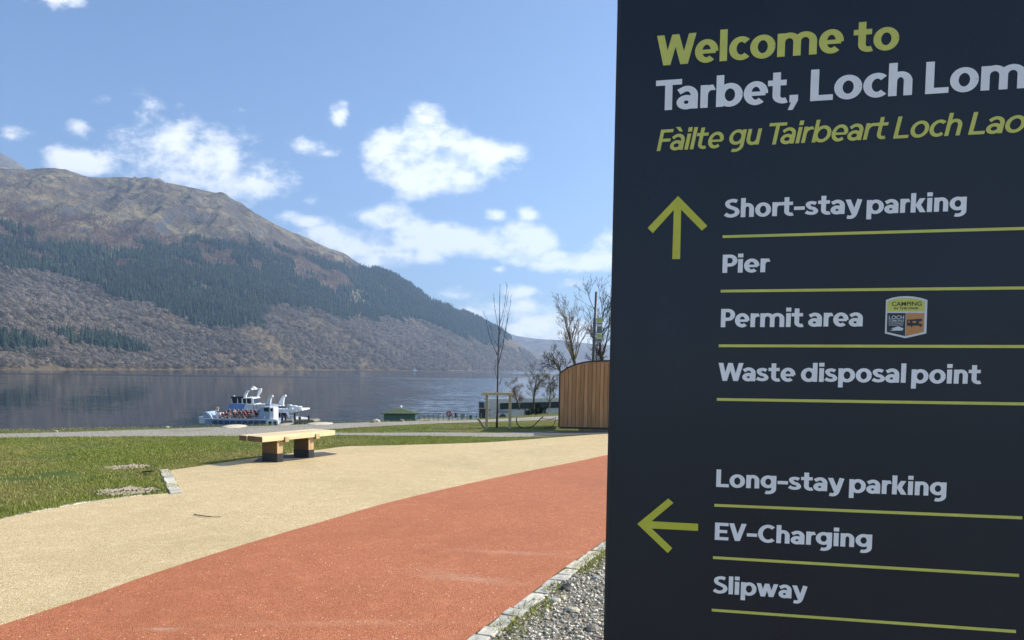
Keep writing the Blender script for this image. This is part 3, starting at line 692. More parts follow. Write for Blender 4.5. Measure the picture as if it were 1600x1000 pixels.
# --- lettering: every glyph is drawn with a broad pen; units are cap heights
class Font:
    def __init__(s, st, hz, X=.745): s.s = st; s.h = hz; s.X = X
    def pen(s, pts, sw=None, hw=None):
        sw = sw or s.s; hw = hw or s.h; out = []; n = len(pts); L = []
        for i in range(n):
            a = pts[max(i - 1, 0)]; b_ = pts[min(i + 1, n - 1)]; dx, dy = b_[0] - a[0], b_[1] - a[1]; l = math.hypot(dx, dy) or 1
            ox, oy = -dy / l * sw / 2, dx / l * hw / 2; L.append(((pts[i][0] + ox, pts[i][1] + oy), (pts[i][0] - ox, pts[i][1] - oy)))
        for i in range(n - 1): out.append([L[i][0], L[i + 1][0], L[i + 1][1], L[i][1]])
        return out
    def arc(s, cx, cy, rx, ry, a0, a1, n=None):
        n = n or max(4, int(abs(a1 - a0) / 9)); return [(cx + rx * math.cos(math.radians(a0 + (a1 - a0) * k / n)), cy + ry * math.sin(math.radians(a0 + (a1 - a0) * k / n))) for k in range(n + 1)]
    def stem(s, x, y0, y1, w=None): w = w or s.s; return [[(x, y0), (x + w, y0), (x + w, y1), (x, y1)]]
    def bar(s, x0, x1, y, h=None): h = h or s.h; return [[(x0, y), (x1, y), (x1, y + h), (x0, y + h)]]
    def diag(s, x0, y0, x1, y1, w=None): w = w or s.s * 1.06; return [[(x0, y0), (x0 + w, y0), (x1 + w, y1), (x1, y1)]]
    def cat(s, P, n=7):
        out = []
        for i in range(len(P) - 1):
            a = P[max(i - 1, 0)]; b_ = P[i]; c = P[i + 1]; d = P[min(i + 2, len(P) - 1)]
            for k in range(n):
                t = k / n; out.append(tuple(.5 * (2 * b_[j] + (c[j] - a[j]) * t + (2 * a[j] - 5 * b_[j] + 4 * c[j] - d[j]) * t * t + (3 * b_[j] - a[j] - 3 * c[j] + d[j]) * t ** 3) for j in (0, 1)))
        return out + [P[-1]]
    def ring(s, x0, x1, y0, y1): return s.pen(s.arc((x0 + x1) / 2, (y0 + y1) / 2, (x1 - x0 - s.s) / 2, (y1 - y0 - s.h) / 2, 0, 360, 40))
    def arch(s, x0, x1, top, bottom=0.0, cy=None):
        w = s.s; cy = cy if cy is not None else top - .30
        A = s.arc((x0 + x1) / 2, cy, (x1 - x0 - w) / 2, top + .012 - s.h / 2 - cy, 180, 0, 16)
        return s.pen(A + [(x1 - w / 2, bottom)])
    def glyph(s, ch):
        w, h, X = s.s, s.h, s.X; hw = w / 2; hh = h / 2; R = []
        if ch == 'o': return s.ring(.03, .82, -.015, X + .015), .85
        if ch == 'c':
            return s.pen(s.arc(.03 + .385, X / 2, .385 - hw, X / 2 + .015 - hh, 46, 314)), .70
        if ch == 'e':
            cx = .03 + .375; rx = .375 - hw; ry = X / 2 + .015 - hh
            A = s.arc(cx, X / 2, rx, ry, -4, 312); return s.pen(A) + s.bar(.03 + hw, .775 - w * .3, X / 2 - .085, h * .74), .80
        if ch == 'l': return s.stem(.06, 0, 1.03), .06 * 2 + w
        if ch == 'i': return s.stem(.06, 0, X) + s.stem(.05, .83, 1.04, w + .02), .12 + w
        if ch == 'n': return s.stem(.06, 0, X) + s.arch(.06, .72, X), .78
        if ch == 'h': return s.stem(.06, 0, 1.03) + s.arch(.06, .72, X), .78
        if ch == 'm': return s.stem(.06, 0, X) + s.arch(.06, .67 + hw, X) + s.arch(.67 - hw, 1.28, X), 1.34
        if ch == 'u':
            q = s.stem(.72 - w, 0, X); A = s.arc(.06 + .33, .30, .33 - hw, .30 + .012 - hh, 180, 360, 16)
            return q + s.pen([(.06 + hw, X)] + A), .78
        if ch == 'r': return s.stem(.06, 0, X) + s.pen(s.arc(.06 + .36, X - .34, .36 - hw, .34 - hh, 180, 78, 12) + [(.50, X - hh + .005)]), .53
        if ch == 'a':
            x1 = .70; A = s.pen([(.085, X - .175)] + s.arc(.345, X - .30, .345 - hw + .01, .315 - hh, 118, 0, 14) + [(x1 - hw, 0)])
            return A + s.ring(.02, .02 + .62, -.015, .46), .75
        if ch in 'bd':
            q = s.stem(.06 if ch == 'b' else .86 - w, 0, 1.03); return q + s.ring(.09 if ch == 'b' else .03, .89 if ch == 'b' else .83, -.015, X + .015), .92
        if ch in 'pq': return s.stem(.06, -.29, X) + s.ring(.09, .89, -.015, X + .015), .92
        if ch == 'g':
            q = s.ring(.03, .80, .04, X + .015); return q + s.pen([(.82 - hw, X), (.82 - hw, .02)] + s.arc(.42, -.0, .40 - hw, .30 - hh, 0, -118, 12)), .87
        if ch == 't':
            x = .15; return s.stem(x, .30, .99) + s.bar(0.0, .57, X - h) + s.pen([(x + hw, .33)] + s.arc(x + hw + .21, .245, .21, .26 - hh, 180, 300, 10)), .62
        if ch == 's':
            return s.pen(s.cat([(.53, X - .15), (.42, X - .105), (.30, X - .092), (.17, X - .135), (.155, X - .235), (.27, X / 2 + .01), (.42, X / 2 - .03), (.53, .225), (.49, .125), (.34, .088), (.18, .11), (.05, .175)]), w * .95, h * .92), .66
        if ch == 'S':
            return s.pen(s.cat([(.66, .86), (.53, .91), (.39, .912), (.225, .85), (.18, .725), (.26, .60), (.45, .515), (.63, .42), (.68, .28), (.60, .155), (.40, .09), (.22, .115), (.075, .20)])), .83
        if ch == 'C': return s.pen(s.arc(.03 + .50, .5, .50 - hw, .515 - hh, 47, 313)), .92
        if ch == 'y':
            a = s.diag(.30, 0.0, 0, X); r = s.pen([(.80 - hw, X), (.50 - .01, .08)] + s.cat([(.44, -.06), (.36, -.15), (.25, -.185), (.10, -.165)], 4), w * 1.02, h * 1.0)
            top = [[(.80 - w * 1.1, X), (.80, X), (.78, X - .03), (.80 - w * 1.05, X - .03)]]
            return a + [[(.30, 0), (.30 + w * 1.06, 0), (.52, .12), (.36, .12)]] + r, .80
        if ch == 'k': return s.stem(.06, 0, 1.03) + s.diag(.24, .33, .47, X, w * 1.12) + s.diag(.50, 0, .25, .42, w * 1.16), .80
        if ch == 'w':
            q = w * 1.0; return s.diag(.22, 0, .0, X, q) + s.diag(.22, 0, .43, X, q) + s.diag(.66, 0, .43, X, q) + s.diag(.66, 0, .90, X, q), 1.17
        if ch == 'W':
            q = w * 1.03; return s.diag(.23, 0, 0, 1, q) + s.diag(.23, 0, .50, 1, q * .95) + s.diag(.79, 0, .50, 1, q * .95) + s.diag(.79, 0, 1.05, 1, q), 1.31
        if ch == 'V': q = w * 1.06; return s.diag(.31, 0, 0, 1, q) + s.diag(.31, 0, .63, 1, q), .90
        if ch == 'T': return s.bar(.0, .84, 1 - h) + s.stem(.42 - hw, 0, 1), .82
        if ch == 'L': return s.stem(.07, 0, 1) + s.bar(.07, .72, 0), .75
        if ch == 'F': return s.stem(.07, 0, 1) + s.bar(.07, .70, 1 - h) + s.bar(.07, .65, .42), .70
        if ch == 'E': return s.stem(.07, 0, 1) + s.bar(.07, .76, 1 - h) + s.bar(.07, .70, .5 - hh) + s.bar(.07, .77, 0), .82
        if ch == 'P': return s.stem(.07, 0, 1) + s.pen([(.07 + hw, 1 - hh), (.42, 1 - hh)] + s.arc(.44, .67, .36 - hw, .33 - hh, 88, -88, 14) + [(.07 + hw, .34 + hh)]), .82
        if ch == ',': return [[(.04, -.24), (.04 + w * .62, -.24), (.34, .05), (.34, .24), (.08, .24), (.08, 0.0), (.13, 0)]], .44
        if ch == '-': return s.bar(.04, .56, .29, h * 1.02), .60
        if ch == 'à': a, ad = s.glyph('a'); return a + [[(.36, .86), (.52, .86), (.34, 1.08), (.12, 1.08)]], ad
        return [], .34
    def text(s, st):
        x = 0; out = []
        for i, ch in enumerate(st):
            q, ad = s.glyph(ch)
            if i and st[i - 1] in 'TWVP' and ch in 'aeoi': x -= {'T': .13, 'W': .05, 'V': .05, 'P': .02}[st[i - 1]]
            out.append([[(p[0] + x, p[1]) for p in poly] for poly in q]); x += ad - .03
        return out
BOLD = Font(.238, .180); SEMI = Font(.180, .145)
def word(txt, x0, x1, ybase, cap, font, mat, slant=0.0, ref=None):
    """a word whose ends stand x0..x1 (photograph pixels), baseline through (x0, ybase)"""
    q = font.text(txt); a = P2(x0, ybase); yr = ybase; bb = None
    # follow the baseline along the panel
    lo, hi = P2(x1, ybase - 60), P2(x1, ybase + 60); k = (lo[1] - a[1]) / (lo[1] - hi[1]); e = P2(x1, ybase - 60 + 120 * k)
    capu = P2(x0, ybase - cap)[1] - a[1]
    q = [[[(p[0] + slant * p[1], p[1]) for p in poly] for poly in gq] for gq in q if gq]
    mn = min(p[0] for gq in q for poly in gq for p in poly); mxx = max(p[0] for gq in q for poly in gq for p in poly); sx = (e[0] - a[0]) / (mxx - mn)
    return [[[(a[0] + (p[0] - mn) * sx, a[1] + p[1] * capu) for p in poly] for poly in gq] for gq in q]
def line(words, font, mat, slant=0.0):
    for wd in words: flat('lettering', None, mat, .0009, sign, word(*wd, font, mat, slant))
line([('Welcome', 1025.5, 1317.5, 103.5, 47), ('to', 1332.5, 1404, 82.5, 47)], BOLD, M_lime)
line([('Tarbet,', 1024, 1246.5, 173.5, 47), ('Loch', 1265.5, 1424.5, 158.5, 49), ('Lomond', 1445, 1750, 147.5, 50)], BOLD, M_lett)
line([('Fàilte', 1026, 1130.5, 236.3, 33), ('gu', 1139, 1190, 228.3, 33), ('Tairbeart', 1201, 1387.5, 226.4, 33.5), ('Loch', 1395, 1502.5, 217, 34), ('Laomainn', 1512, 1757, 211, 35)], SEMI, M_lime, .20)
line([('Short-stay', 1130.8, 1346.3, 340.5, 28.8), ('parking', 1353.5, 1509.5, 334.6, 29)], BOLD, M_lett)
line([('Pier', 1128.6, 1203.2, 426.6, 28.4)], BOLD, M_lett)
line([('Permit', 1126, 1255.5, 511.3, 28.5), ('area', 1262.3, 1347.5, 510.3, 28.5)], BOLD, M_lett)
line([('Waste', 1122, 1242.3, 595, 28), ('disposal', 1250.8, 1414.7, 596.3, 28.5), ('point', 1423.3, 1533, 598.7, 29)], BOLD, M_lett)
line([('Long-stay', 1118.8, 1318.5, 760.6, 27.3), ('parking', 1326.2, 1478, 769.5, 28.3)], BOLD, M_lett)
line([('EV-Charging', 1116.6, 1362, 843.2, 27)], BOLD, M_lett)
line([('Slipway', 1113.5, 1261, 926.5, 27)], BOLD, M_lett)
def ppoly(pts): return [P2(*p) for p in pts]
for (a, c) in (((1129, 370), (1640, 356)), ((1126, 455), (1640, 449.6)), ((1123, 540.3), (1640, 541.6)), ((1120, 624), (1630, 631.6)), ((1116, 789.3), (1597, 809)), ((1114, 871), (1592, 899)), ((1112, 953), (1587, 986.5))):
    flat('divider_line', [ppoly([(a[0], a[1] - 2.1), (c[0], c[1] - 2.4), (c[0], c[1] + 2.4), (a[0], a[1] + 2.1)])], M_lime, .0009, sign)
flat('arrow', [ppoly([(1059.5, 306.3), (1105.3, 353.2), (1096.6, 360.5), (1064.3, 327.8), (1062.6, 405), (1050.4, 405), (1052.8, 328), (1020, 364.5), (1012, 356.3)])], M_lime2, .0009, sign)
flat('arrow', [ppoly([(995.8, 818.5), (1044.3, 778.6), (1052.3, 785.8), (1018, 814.3), (1090.8, 818.2), (1090.6, 829.3), (1018.2, 825.6), (1050.6, 856.3), (1043.3, 864)])], M_lime2, .0009, sign)
# badge
bx = lambda x, y: (1360 + x / 11.11, 450 + y / 11.11)
badge = flat('badge', [ppoly([bx(*p) for p in [(268, 208), (380, 168), (500, 148), (625, 142), (750, 150), (870, 172), (987, 208), (968, 790), (602, 872), (248, 790)]])], M_wv, .0010, sign)
flat('badge_field', [ppoly([bx(*p) for p in [(300, 232), (400, 200), (510, 182), (625, 176), (740, 184), (850, 204), (945, 232), (940, 405), (290, 405)]])], M_lime, .0013, badge)
flat('badge_field', [ppoly([bx(*p) for p in [(290, 436), (608, 436), (598, 836), (280, 762)]])], M_char, .0013, badge)
flat('badge_field', [ppoly([bx(*p) for p in [(618, 436), (936, 436), (922, 762), (608, 836)]])], M_orange, .0013, badge)
flat('badge_picture', [ppoly([bx(*p) for p in q]) for q in ([(355, 705), (480, 665), (565, 700), (560, 728), (400, 715)], [(330, 742), (400, 715), (558, 722), (548, 740)])], M_wv, .0016, badge)
flat('badge_picture', [ppoly([bx(*p) for p in q]) for q in ([(632, 552), (890, 535), (895, 575), (840, 575), (905, 655), (632, 655)], [(690, 655), (725, 655), (720, 678), (700, 678)], [(845, 655), (882, 655), (876, 678), (852, 678)])], M_char, .0016, badge)
flat('badge_picture', [ppoly([bx(*p) for p in q]) for q in ([(645, 575), (680, 575), (680, 600), (645, 600)], [(728, 575), (788, 575), (788, 606), (728, 606)], [(835, 590), (862, 590), (880, 618), (838, 618)])], M_orange, .0019, badge)
def small_text(txt, x0, x1, yb, yt, mat, parent, z=.0016):
    cu = bpy.data.curves.new('t', 'FONT'); cu.body = txt; cu.size = 1; cu.offset = .012; cu.resolution_u = 4
    o = bpy.data.objects.new('t', cu); C.objects.link(o); bpy.context.view_layer.update()
    dg = bpy.context.evaluated_depsgraph_get(); me = bpy.data.meshes.new_from_object(o.evaluated_get(dg)); C.objects.unlink(o); bpy.data.objects.remove(o)
    co = np.array([v.co[:] for v in me.vertices]); a = P2(*bx(x0, yb)); c = P2(*bx(x1, yb)); t = P2(*bx(x0, yt))
    mn = co.min(0); mxx = co.max(0)
    for v in me.vertices:
        v.co = (a[0] + (v.co.x - mn[0]) / (mxx[0] - mn[0]) * (c[0] - a[0]), a[1] + (v.co.y - mn[1]) / (mxx[1] - mn[1]) * (t[1] - a[1]), z)
    me.materials.clear(); me.materials.append(mat); return link('badge_lettering', me, parent)
small_text('CAMPING', 365, 885, 315, 240, M_char, badge); small_text('IN THE PARK', 405, 835, 375, 335, M_char, badge)
small_text('LOCH', 315, 578, 545, 480, M_wv, badge); small_text('LOMOND', 315, 578, 587, 553, M_wv, badge)
small_text('& THE TROSSACHS', 315, 570, 622, 598, M_wv, badge); small_text('NATIONAL PARK', 315, 565, 655, 633, M_wv, badge)

# ================================================================== BENCH
f0 = G(410, 682.8, .46); f1 = G(524, 672.3, .46); b0 = G(374.5, 681.2, .46)
ub = (f1 - f0); LB = 1.95; ang = math.atan2(ub.y, ub.x); ub.normalize()
wb = .56
nb = Vector((-ub.y, ub.x, 0))
bench = thing('park_bench', 'backless pale timber bench with two block legs on the buff path edge', 'bench', (f0.x, f0.y, 0), ang)
LB = ub.dot(f1 - f0)
for k in range(3):                                            # three thick boards (local x along the bench, y across)
    pw = wb / 3 - .008; yc = (k + .5) * wb / 3
    b = B().box((0, 0, 0), (LB, pw, .088)); o = b.build('seat_board', M_pale, bench, False, .006); o.location = (LB / 2 + (.012 if k == 1 else 0), yc, .416)
for fx in (.30, .725):
    x = LB * fx
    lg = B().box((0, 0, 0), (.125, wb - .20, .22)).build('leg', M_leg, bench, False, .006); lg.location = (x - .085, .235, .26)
    sh = B().box((0, 0, 0), (.131, wb - .195, .15)).build('leg_shoe', M_black, lg, False, .003); sh.location = (0, 0, -.185)
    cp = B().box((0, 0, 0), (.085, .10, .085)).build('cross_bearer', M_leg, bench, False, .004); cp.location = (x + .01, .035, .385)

# ================================================================== TIMBER SCREEN (bin store)
q0 = G(872.5, 672.5); ds = q0.y
qa = AT(871, 672, ds); slope_s = .06
scr = thing('timber_bin_store', 'arched bin store front of upright brown boards in a black steel frame', 'bin store', (q0.x, q0.y, 0), math.atan2(-.35, 1.17) * .35)
SWD = 2.5
def arch_h(x):                                               # top edge above the foot, along the front
    k = min(x, SWD - x); pts = [(0, 1.50), (.10, 1.585), (.22, 1.66), (.40, 1.74), (.62, 1.80), (.85, 1.835), (1.25, 1.85)]
    return float(np.interp(k, [a for a, _ in pts], [c for _, c in pts]))
x = .035; n = 0
while x < SWD - .05:
    w = .094 + random.uniform(-.002, .002); x1 = min(x + w, SWD - .035)
    b = B().prism([(0, .10), (x1 - x, .10), (x1 - x, arch_h(x1) - .03), ((x1 - x) / 2, arch_h((x + x1) / 2) - .03), (0, arch_h(x) - .03)], 0, .022)
    o = b.build('board', M_larch, scr, False, .002); o.location = (x, random.uniform(-.002, .002), 0); x = x1 + .0085; n += 1
for a in (.012, SWD - .012): B().box((a, .02, .79), (.04, .07, 1.42)).build('side_post', M_black, scr)
B().prism([(.04, .11)] + [(a, arch_h(a) - .05) for a in np.linspace(.04, SWD - .04, 20)] + [(SWD - .04, .11)], .0265, .0305).build('gap_shade_sheet', M_black, scr)  # black sheet added behind the boards so their gaps read as shade
b = B().box((SWD / 2, .02, .075), (SWD - .06, .068, .05)); b.build('bottom_rail', M_black, scr)
xs_ = np.linspace(-.008, SWD + .008, 41); b = B()
pr = [(a, arch_h(min(max(a, 0), SWD)) - .03) for a in xs_] + [(a, arch_h(min(max(a, 0), SWD)) + .012) for a in reversed(xs_)]
b.prism(pr, -.012, .055); b.build('arched_top_rail', M_black, scr)
b = B()
for a in (.2, SWD / 2, SWD - .2): b.box((a, .05, .9), (.05, .05, 1.55))
b.box((SWD / 2, .052, .45), (SWD - .1, .05, .05)); b.box((SWD / 2, .052, 1.3), (SWD - .1, .05, .05)); b.build('rear_frame', M_black, scr)
for sx in (0.02, SWD - .02):
    for k in range(14):
        o = B().box((0, 0, 0), (.022, .094, 1.40)).build('side_board', M_larch, scr); o.location = (sx, .12 + k * .103, .80)
# cast shadow of the bin store, painted as a dark ground patch
base = px_poly([(835, 677.5), (875, 674.5), (948, 673), (1010, 672), (1010, 679), (948, 678.2), (880, 681.5), (835, 681)])
sheet('bin_store_shadow', [(p.x, p.y) for p in base], .014, M_slate, 'shadow at the foot of the timber bin store, painted as a dark ground patch')

# ================================================================== TREES
def tree_mesh(base, H, lean, rad, nb, spread, levels, seed, twig=.004, first=.25, upk=.5, mat=M_bark, matc=None, wob=.05, forks=None):
    """tapered trunk with limbs that split again and again; returns trunk part and crown part"""
    r = random.Random(seed); T = B(); Cn = B()
    def branch(p, d, L, r0, lev, bb):
        n = 5 if lev < 2 else 3; pts = [p]; L = max(L, twig * 28); q = p.copy(); dd = d.copy()
        for i in range(n):
            dd = (dd + Vector((r.gauss(0, wob * 2), r.gauss(0, wob * 2), r.gauss(0, wob) + upk * .12))).normalized(); q = q + dd * (L / n); pts.append(q.copy())
        rr = [max(twig, r0 * (1 - .72 * i / n)) for i in range(n + 1)]
        bb.tube(pts, rr, 6 if lev == 0 else (4 if lev == 1 else 3), False)
        if lev >= levels: return
        m = nb[min(lev, len(nb) - 1)]
        for k in range(m):
            f = r.uniform(first if lev == 0 else .2, 1.0); i = min(int(f * n), n - 1); c = pts[i].lerp(pts[i + 1], f * n - i)
            a = r.uniform(0, 2 * PI); ax = (pts[i + 1] - pts[i]).normalized(); s1 = ax.cross(Vector((.3, .2, .9)) if abs(ax.z) < .9 else Vector((1, .2, 0))).normalized(); s2 = ax.cross(s1)
            sp = spread * r.uniform(.7, 1.25); nd = (ax * math.cos(sp) + (s1 * math.cos(a) + s2 * math.sin(a)) * math.sin(sp)); nd.z += upk * .35; nd.normalize()
            branch(c, nd, L * r.uniform(.34, .66) * (1.15 - .45 * f), max(twig, rr[i] * .45), lev + 1, Cn)
    branch(Vector(base), Vector(lean).normalized(), H, rad, 0, T)
    return T, Cn
def tree(name, label, cat, px, py, dep, Hpx, lean, rad, nb, spread, levels, seed, group=None, mat=M_bark, matc=None, z=None, **k):
    p = AT(px, py, dep)
    t = thing(name, label, cat, (p.x, p.y, p.z), 0, group)
    H = Hpx / F * dep
    T, Cn = tree_mesh((0, 0, 0), H, lean, rad, nb, spread, levels, seed, **k)
    T.build('trunk', mat, t, True); Cn.build('crown', matc or mat, t, True); return t
# young tree with timber stakes
yd = 23.0; yp = G(776, 668.5); yd = yp.y
yt = thing('young_tree', 'slender young bare tree held between two timber stakes', 'tree', (yp.x, yp.y, 0))
Hy = 223 / F * yd
T = B(); r = random.Random(3); tr_pts = [(0, 0, -.05), (.015, 0, .5), (.01, 0, 1.1), (.02, .01, Hy * .5), (.035, 0, Hy * .62), (.05, .01, Hy * .75), (.045, 0, Hy * .9), (.055, 0, Hy)]
T.tube(tr_pts, [.032, .026, .020, .018, .015, .011, .007, .003], 7); T.build('trunk', M_bark, yt, True)
Cn = B(); ky = yd / F
def limb(pts, r0):                                            # pixel offsets from the trunk foot -> real size
    P = [Vector((a * ky, r.uniform(-.05, .05) + dy, h * ky)) for a, h, dy in pts]; Cn.tube(P, [max(.004, r0 * (1 - .8 * i / (len(P) - 1))) for i in range(len(P))], 4, False)
    for i in range(1, len(P)):
        for _ in range(2):
            q = P[i - 1].lerp(P[i], r.random()); d = (P[i] - P[i - 1]).normalized() + Vector((r.uniform(-.6, .6), r.uniform(-.6, .6), r.uniform(.1, .5))); Cn.tube([q, q + d.normalized() * r.uniform(.06, .2)], [.005, .003], 3, False)
for pts, r0 in (([(1, 112, 0), (-8, 130, .1), (-15, 150, .2), (-19, 172, .25), (-22, 178, .3)], .010), ([(2, 100, 0), (9, 130, -.1), (13, 160, -.1), (19, 190, 0), (20, 205, 0)], .011),
                ([(3, 145, 0), (8, 165, .1), (13, 190, .15), (16, 213, .2)], .009), ([(2, 150, 0), (-2, 170, -.1), (-5, 190, -.2), (-7, 207, -.2)], .008),
                ([(3, 160, 0), (9, 180, -.2), (12, 200, -.2), (14, 216, -.3)], .007), ([(0, 75, 0), (-4, 92, .1), (-3, 106, .2)], .006), ([(0, 62, 0), (5, 70, 0), (6, 78, 0)], .005), ([(2, 125, 0), (-7, 140, -.2), (-11, 160, -.3)], .007), ([(2, 118, 0), (9, 138, .2), (14, 160, .3), (16, 172, .3)], .008)): limb(pts, r0)
Cn.build('crown', M_bark, yt, True)
sl = G(760.5, 669.5); sr_ = G(796.5, 669.5)
stk = thing('tree_stakes', 'square timber frame of two stakes and a crossbar guarding the young tree', 'tree stake', (sl.x, sl.y, 0))
wd = sr_.x - sl.x; hh_ = 57 / F * sl.y
for xo in (0, wd):
    o = B().box((0, 0, 0), (.075, .075, hh_)).build('stake', M_stake, stk, False, .006); o.location = (xo, 0, hh_ / 2)
o = B().box((0, 0, 0), (wd + .20, .05, .075)).build('crossbar', M_stake, stk, False, .005); o.location = (wd / 2 - .02, -.063, hh_ - .045)
o = B().box((0, 0, 0), (.10, .02, .05)).build('tree_tie', M_rub, stk); o.location = (yp.x - sl.x + .01, -.02, hh_ - .05)
pg = G(757, 668.5); o = B().box((0, 0, 0), (.06, .06, .34)).build('timber_peg', M_stake, None, False, .005); o.location = (pg.x - .08, pg.y, .11); o.rotation_euler = (0, -.62, 0)
tag(o, 'short leaning timber peg left of the staked young tree', 'peg')

tree('bare_tree', 'bare tree with mossy trunk rising behind the arched bin store', 'tree', 901, 592, 34, 100, (.0, 0, 1), .085, [13, 6, 4, 3], .62, 4, 12, mat=M_moss, matc=M_bark2, first=.22, twig=.004, upk=.6)
tree('bare_tree', 'taller dark bare tree half hidden by the sign edge', 'tree', 946, 592, 38, 116, (-.01, 0, 1), .11, [15, 7, 4, 3], .66, 4, 25, first=.25, twig=.005, upk=.5)
tree('bare_tree', 'small many-branched bare tree against the bright water above the coach', 'tree', 834, 640, 70, 54, (-.08, 0, 1), .11, [12, 6, 4, 3], .75, 4, 31, first=.12, twig=.008, upk=.4, matc=M_bark2)
tree('bare_tree', 'low bare tree at the left end of the coach roof', 'tree', 812, 640, 74, 36, (-.22, 0, 1), .08, [11, 6, 4, 3], .85, 4, 44, first=.12, twig=.008, upk=.3, matc=M_bark2)
tree('bare_tree', 'low twiggy bare tree just left of the bin store', 'tree', 858, 638, 72, 38, (.1, 0, 1), .08, [12, 6, 4, 3], .75, 4, 52, first=.15, twig=.008, upk=.5, mat=M_bark2)
tree('bare_shrub', 'spreading leafless shrub tucked behind the curved left corner of the bin store', 'shrub', 884, 600, 33, 52, (-.35, 0, 1), .05, [13, 6, 3], .8, 3, 61, first=.05, twig=.007, upk=.3, mat=M_moss, matc=M_bark)
tree('bare_shrub', 'leafless shrub at the foot of the banner pole behind the bin store', 'shrub', 925, 600, 34, 50, (.1, 0, 1), .05, [12, 5, 3], .85, 3, 66, first=.05, twig=.007, upk=.3)
# bending brambles
def arc_stem(name, pts, rad, label, cat, mat=M_bark):
    P = [G(a, y, z) for a, y, z in pts]; c = P[0].copy(); sp_ = [Vector(p) for p in spline_3(P, 5)]
    o = B().tube([p - c for p in sp_], rad, 5).build(name, mat, None, True); o.location = c; return tag(o, label, cat)
def spline_3(P, n):
    out = []
    for i in range(len(P) - 1):
        a = P[max(i - 1, 0)]; b_ = P[i]; c = P[i + 1]; d = P[min(i + 2, len(P) - 1)]
        for k in range(n):
            t = k / n; out.append(.5 * ((2 * b_) + (c - a) * t + (2 * a - 5 * b_ + 4 * c - d) * t * t + (3 * b_ - a - 3 * c + d) * t ** 3))
    return out + [P[-1]]
def ATs(a, y): return AT(a, y, 21.0)
def bent(name, pts, rad, label, cat):
    P = [AT(a, y, G(a, 669.5).y) for a, y in pts]; c = P[0].copy(); o = B().tube([p - c for p in spline_3(P, 5)], rad, 5).build(name, M_bark, None, True); o.location = c; tag(o, label, cat)
bent('fallen_branch', [(807, 653), (807.5, 660), (812, 667), (820, 669.3), (831, 667), (838, 661), (845, 654), (849, 651)], .014, 'dark fallen branch curling up from the grass beside the staked tree', 'branch')
bent('fallen_branch', [(846, 654), (856, 655), (864, 654.5), (869, 652)], .009, 'thin dark twig arching level near the bin store corner', 'branch')
bent('fallen_branch', [(868, 655), (866, 662), (860, 668), (848, 669.5), (832, 669.4)], .009, 'thin fallen branch lying along the grass towards the bin store', 'branch')

# banner pole
pp_ = AT(924.8, 590, 30); pole = thing('banner_pole', 'dark grey pole carrying a narrow yellow and white banner', 'pole', (pp_.x, pp_.y, pp_.z - .6))
ph = 132 / F * 30 + .6
B().tube([(0, 0, 0), (.11, 0, ph)], .058, 10).build('post', simple('grey painted pole', (.085, .09, .105), .5, .1, 6), pole, True)
M_by = simple('banner yellow', (.50, .52, .12), .6, .08, 5); M_bw = simple('banner white', (.62, .64, .60), .6, .08, 5); M_bg = simple('banner blue grey', (.13, .17, .19), .6, .15, 9)
kz = 30 / F
def bz(y): return (590 - y) * kz + .6
for (ya, yb, m, nm) in ((498, 535, M_bw, 'banner'),):
    B().box((.11 + .155, -.02, (bz(ya) + bz(yb)) / 2), (.23, .008, bz(ya) - bz(yb))).build(nm, m, pole)
for ya, yb, m in ((499, 504, M_by), (505.5, 507, M_bg), (511, 521, M_bg), (523, 528, M_by), (530, 534.5, M_bg)):
    B().box((.11 + .155, -.0265, (bz(ya) + bz(yb)) / 2), (.20, .004, bz(ya) - bz(yb))).build('banner_print', m, pole)
for y in (497.5, 535.5): B().tube([(.08, -.02, bz(y)), (.39, -.02, bz(y))], .012, 6).build('banner_arm', M_gray, pole)

# ================================================================== COACH
co = AT(757.5, 655.5, 100); coach = thing('coach', 'silver white coach with dark window band parked by the loch beyond the staked tree', 'coach', (co.x, co.y, co.z - .25), math.atan2(5.2, 12.4))
CL, CW, CH = 13.2, 2.55, 2.95
b = B().prism([(0, .35), (.0, 2.55), (.15, CH - .18), (.4, CH - .08), (CL - .3, CH + .22), (CL, CH - .05), (CL, .35)], 0, CW)
b.build('body', M_silver, coach, False, .05)
B().box((CL / 2 + 1.0, -.012, 2.12), (CL - 2.4, .03, .86), M=Matrix.Rotation(-.016, 3, 'Y')).build('window_band', M_dglass, coach)
B().box((-.012, CW / 2, 2.15), (.03, 1.9, .75)).build('rear_window', M_dglass, coach)
B().box((CL / 2, CW / 2, CH + .12), (CL - 1.2, CW * .7, .12), M=Matrix.Rotation(-.02, 3, 'Y')).build('roof_pod', M_gray, coach, False, .03)
for wx_ in (2.6, 10.4):
    B().tube([(wx_, -.04, .48), (wx_, .30, .48)], .50, 16).build('wheel', M_rub, coach)
for k in range(5): B().box((2.0 + k * .33, -.014, 1.30 - .01 * k), (.24, .03, .16)).build('side_mark', simple('coach blue', (.05, .10, .28), .4) if k == 0 else MATS['coach blue'], coach)
for zz in (.75, 1.0, 1.5, 1.62): B().box((.55, -.012, zz), (.55, .03, .04)).build('rear_grille', M_dark, coach)
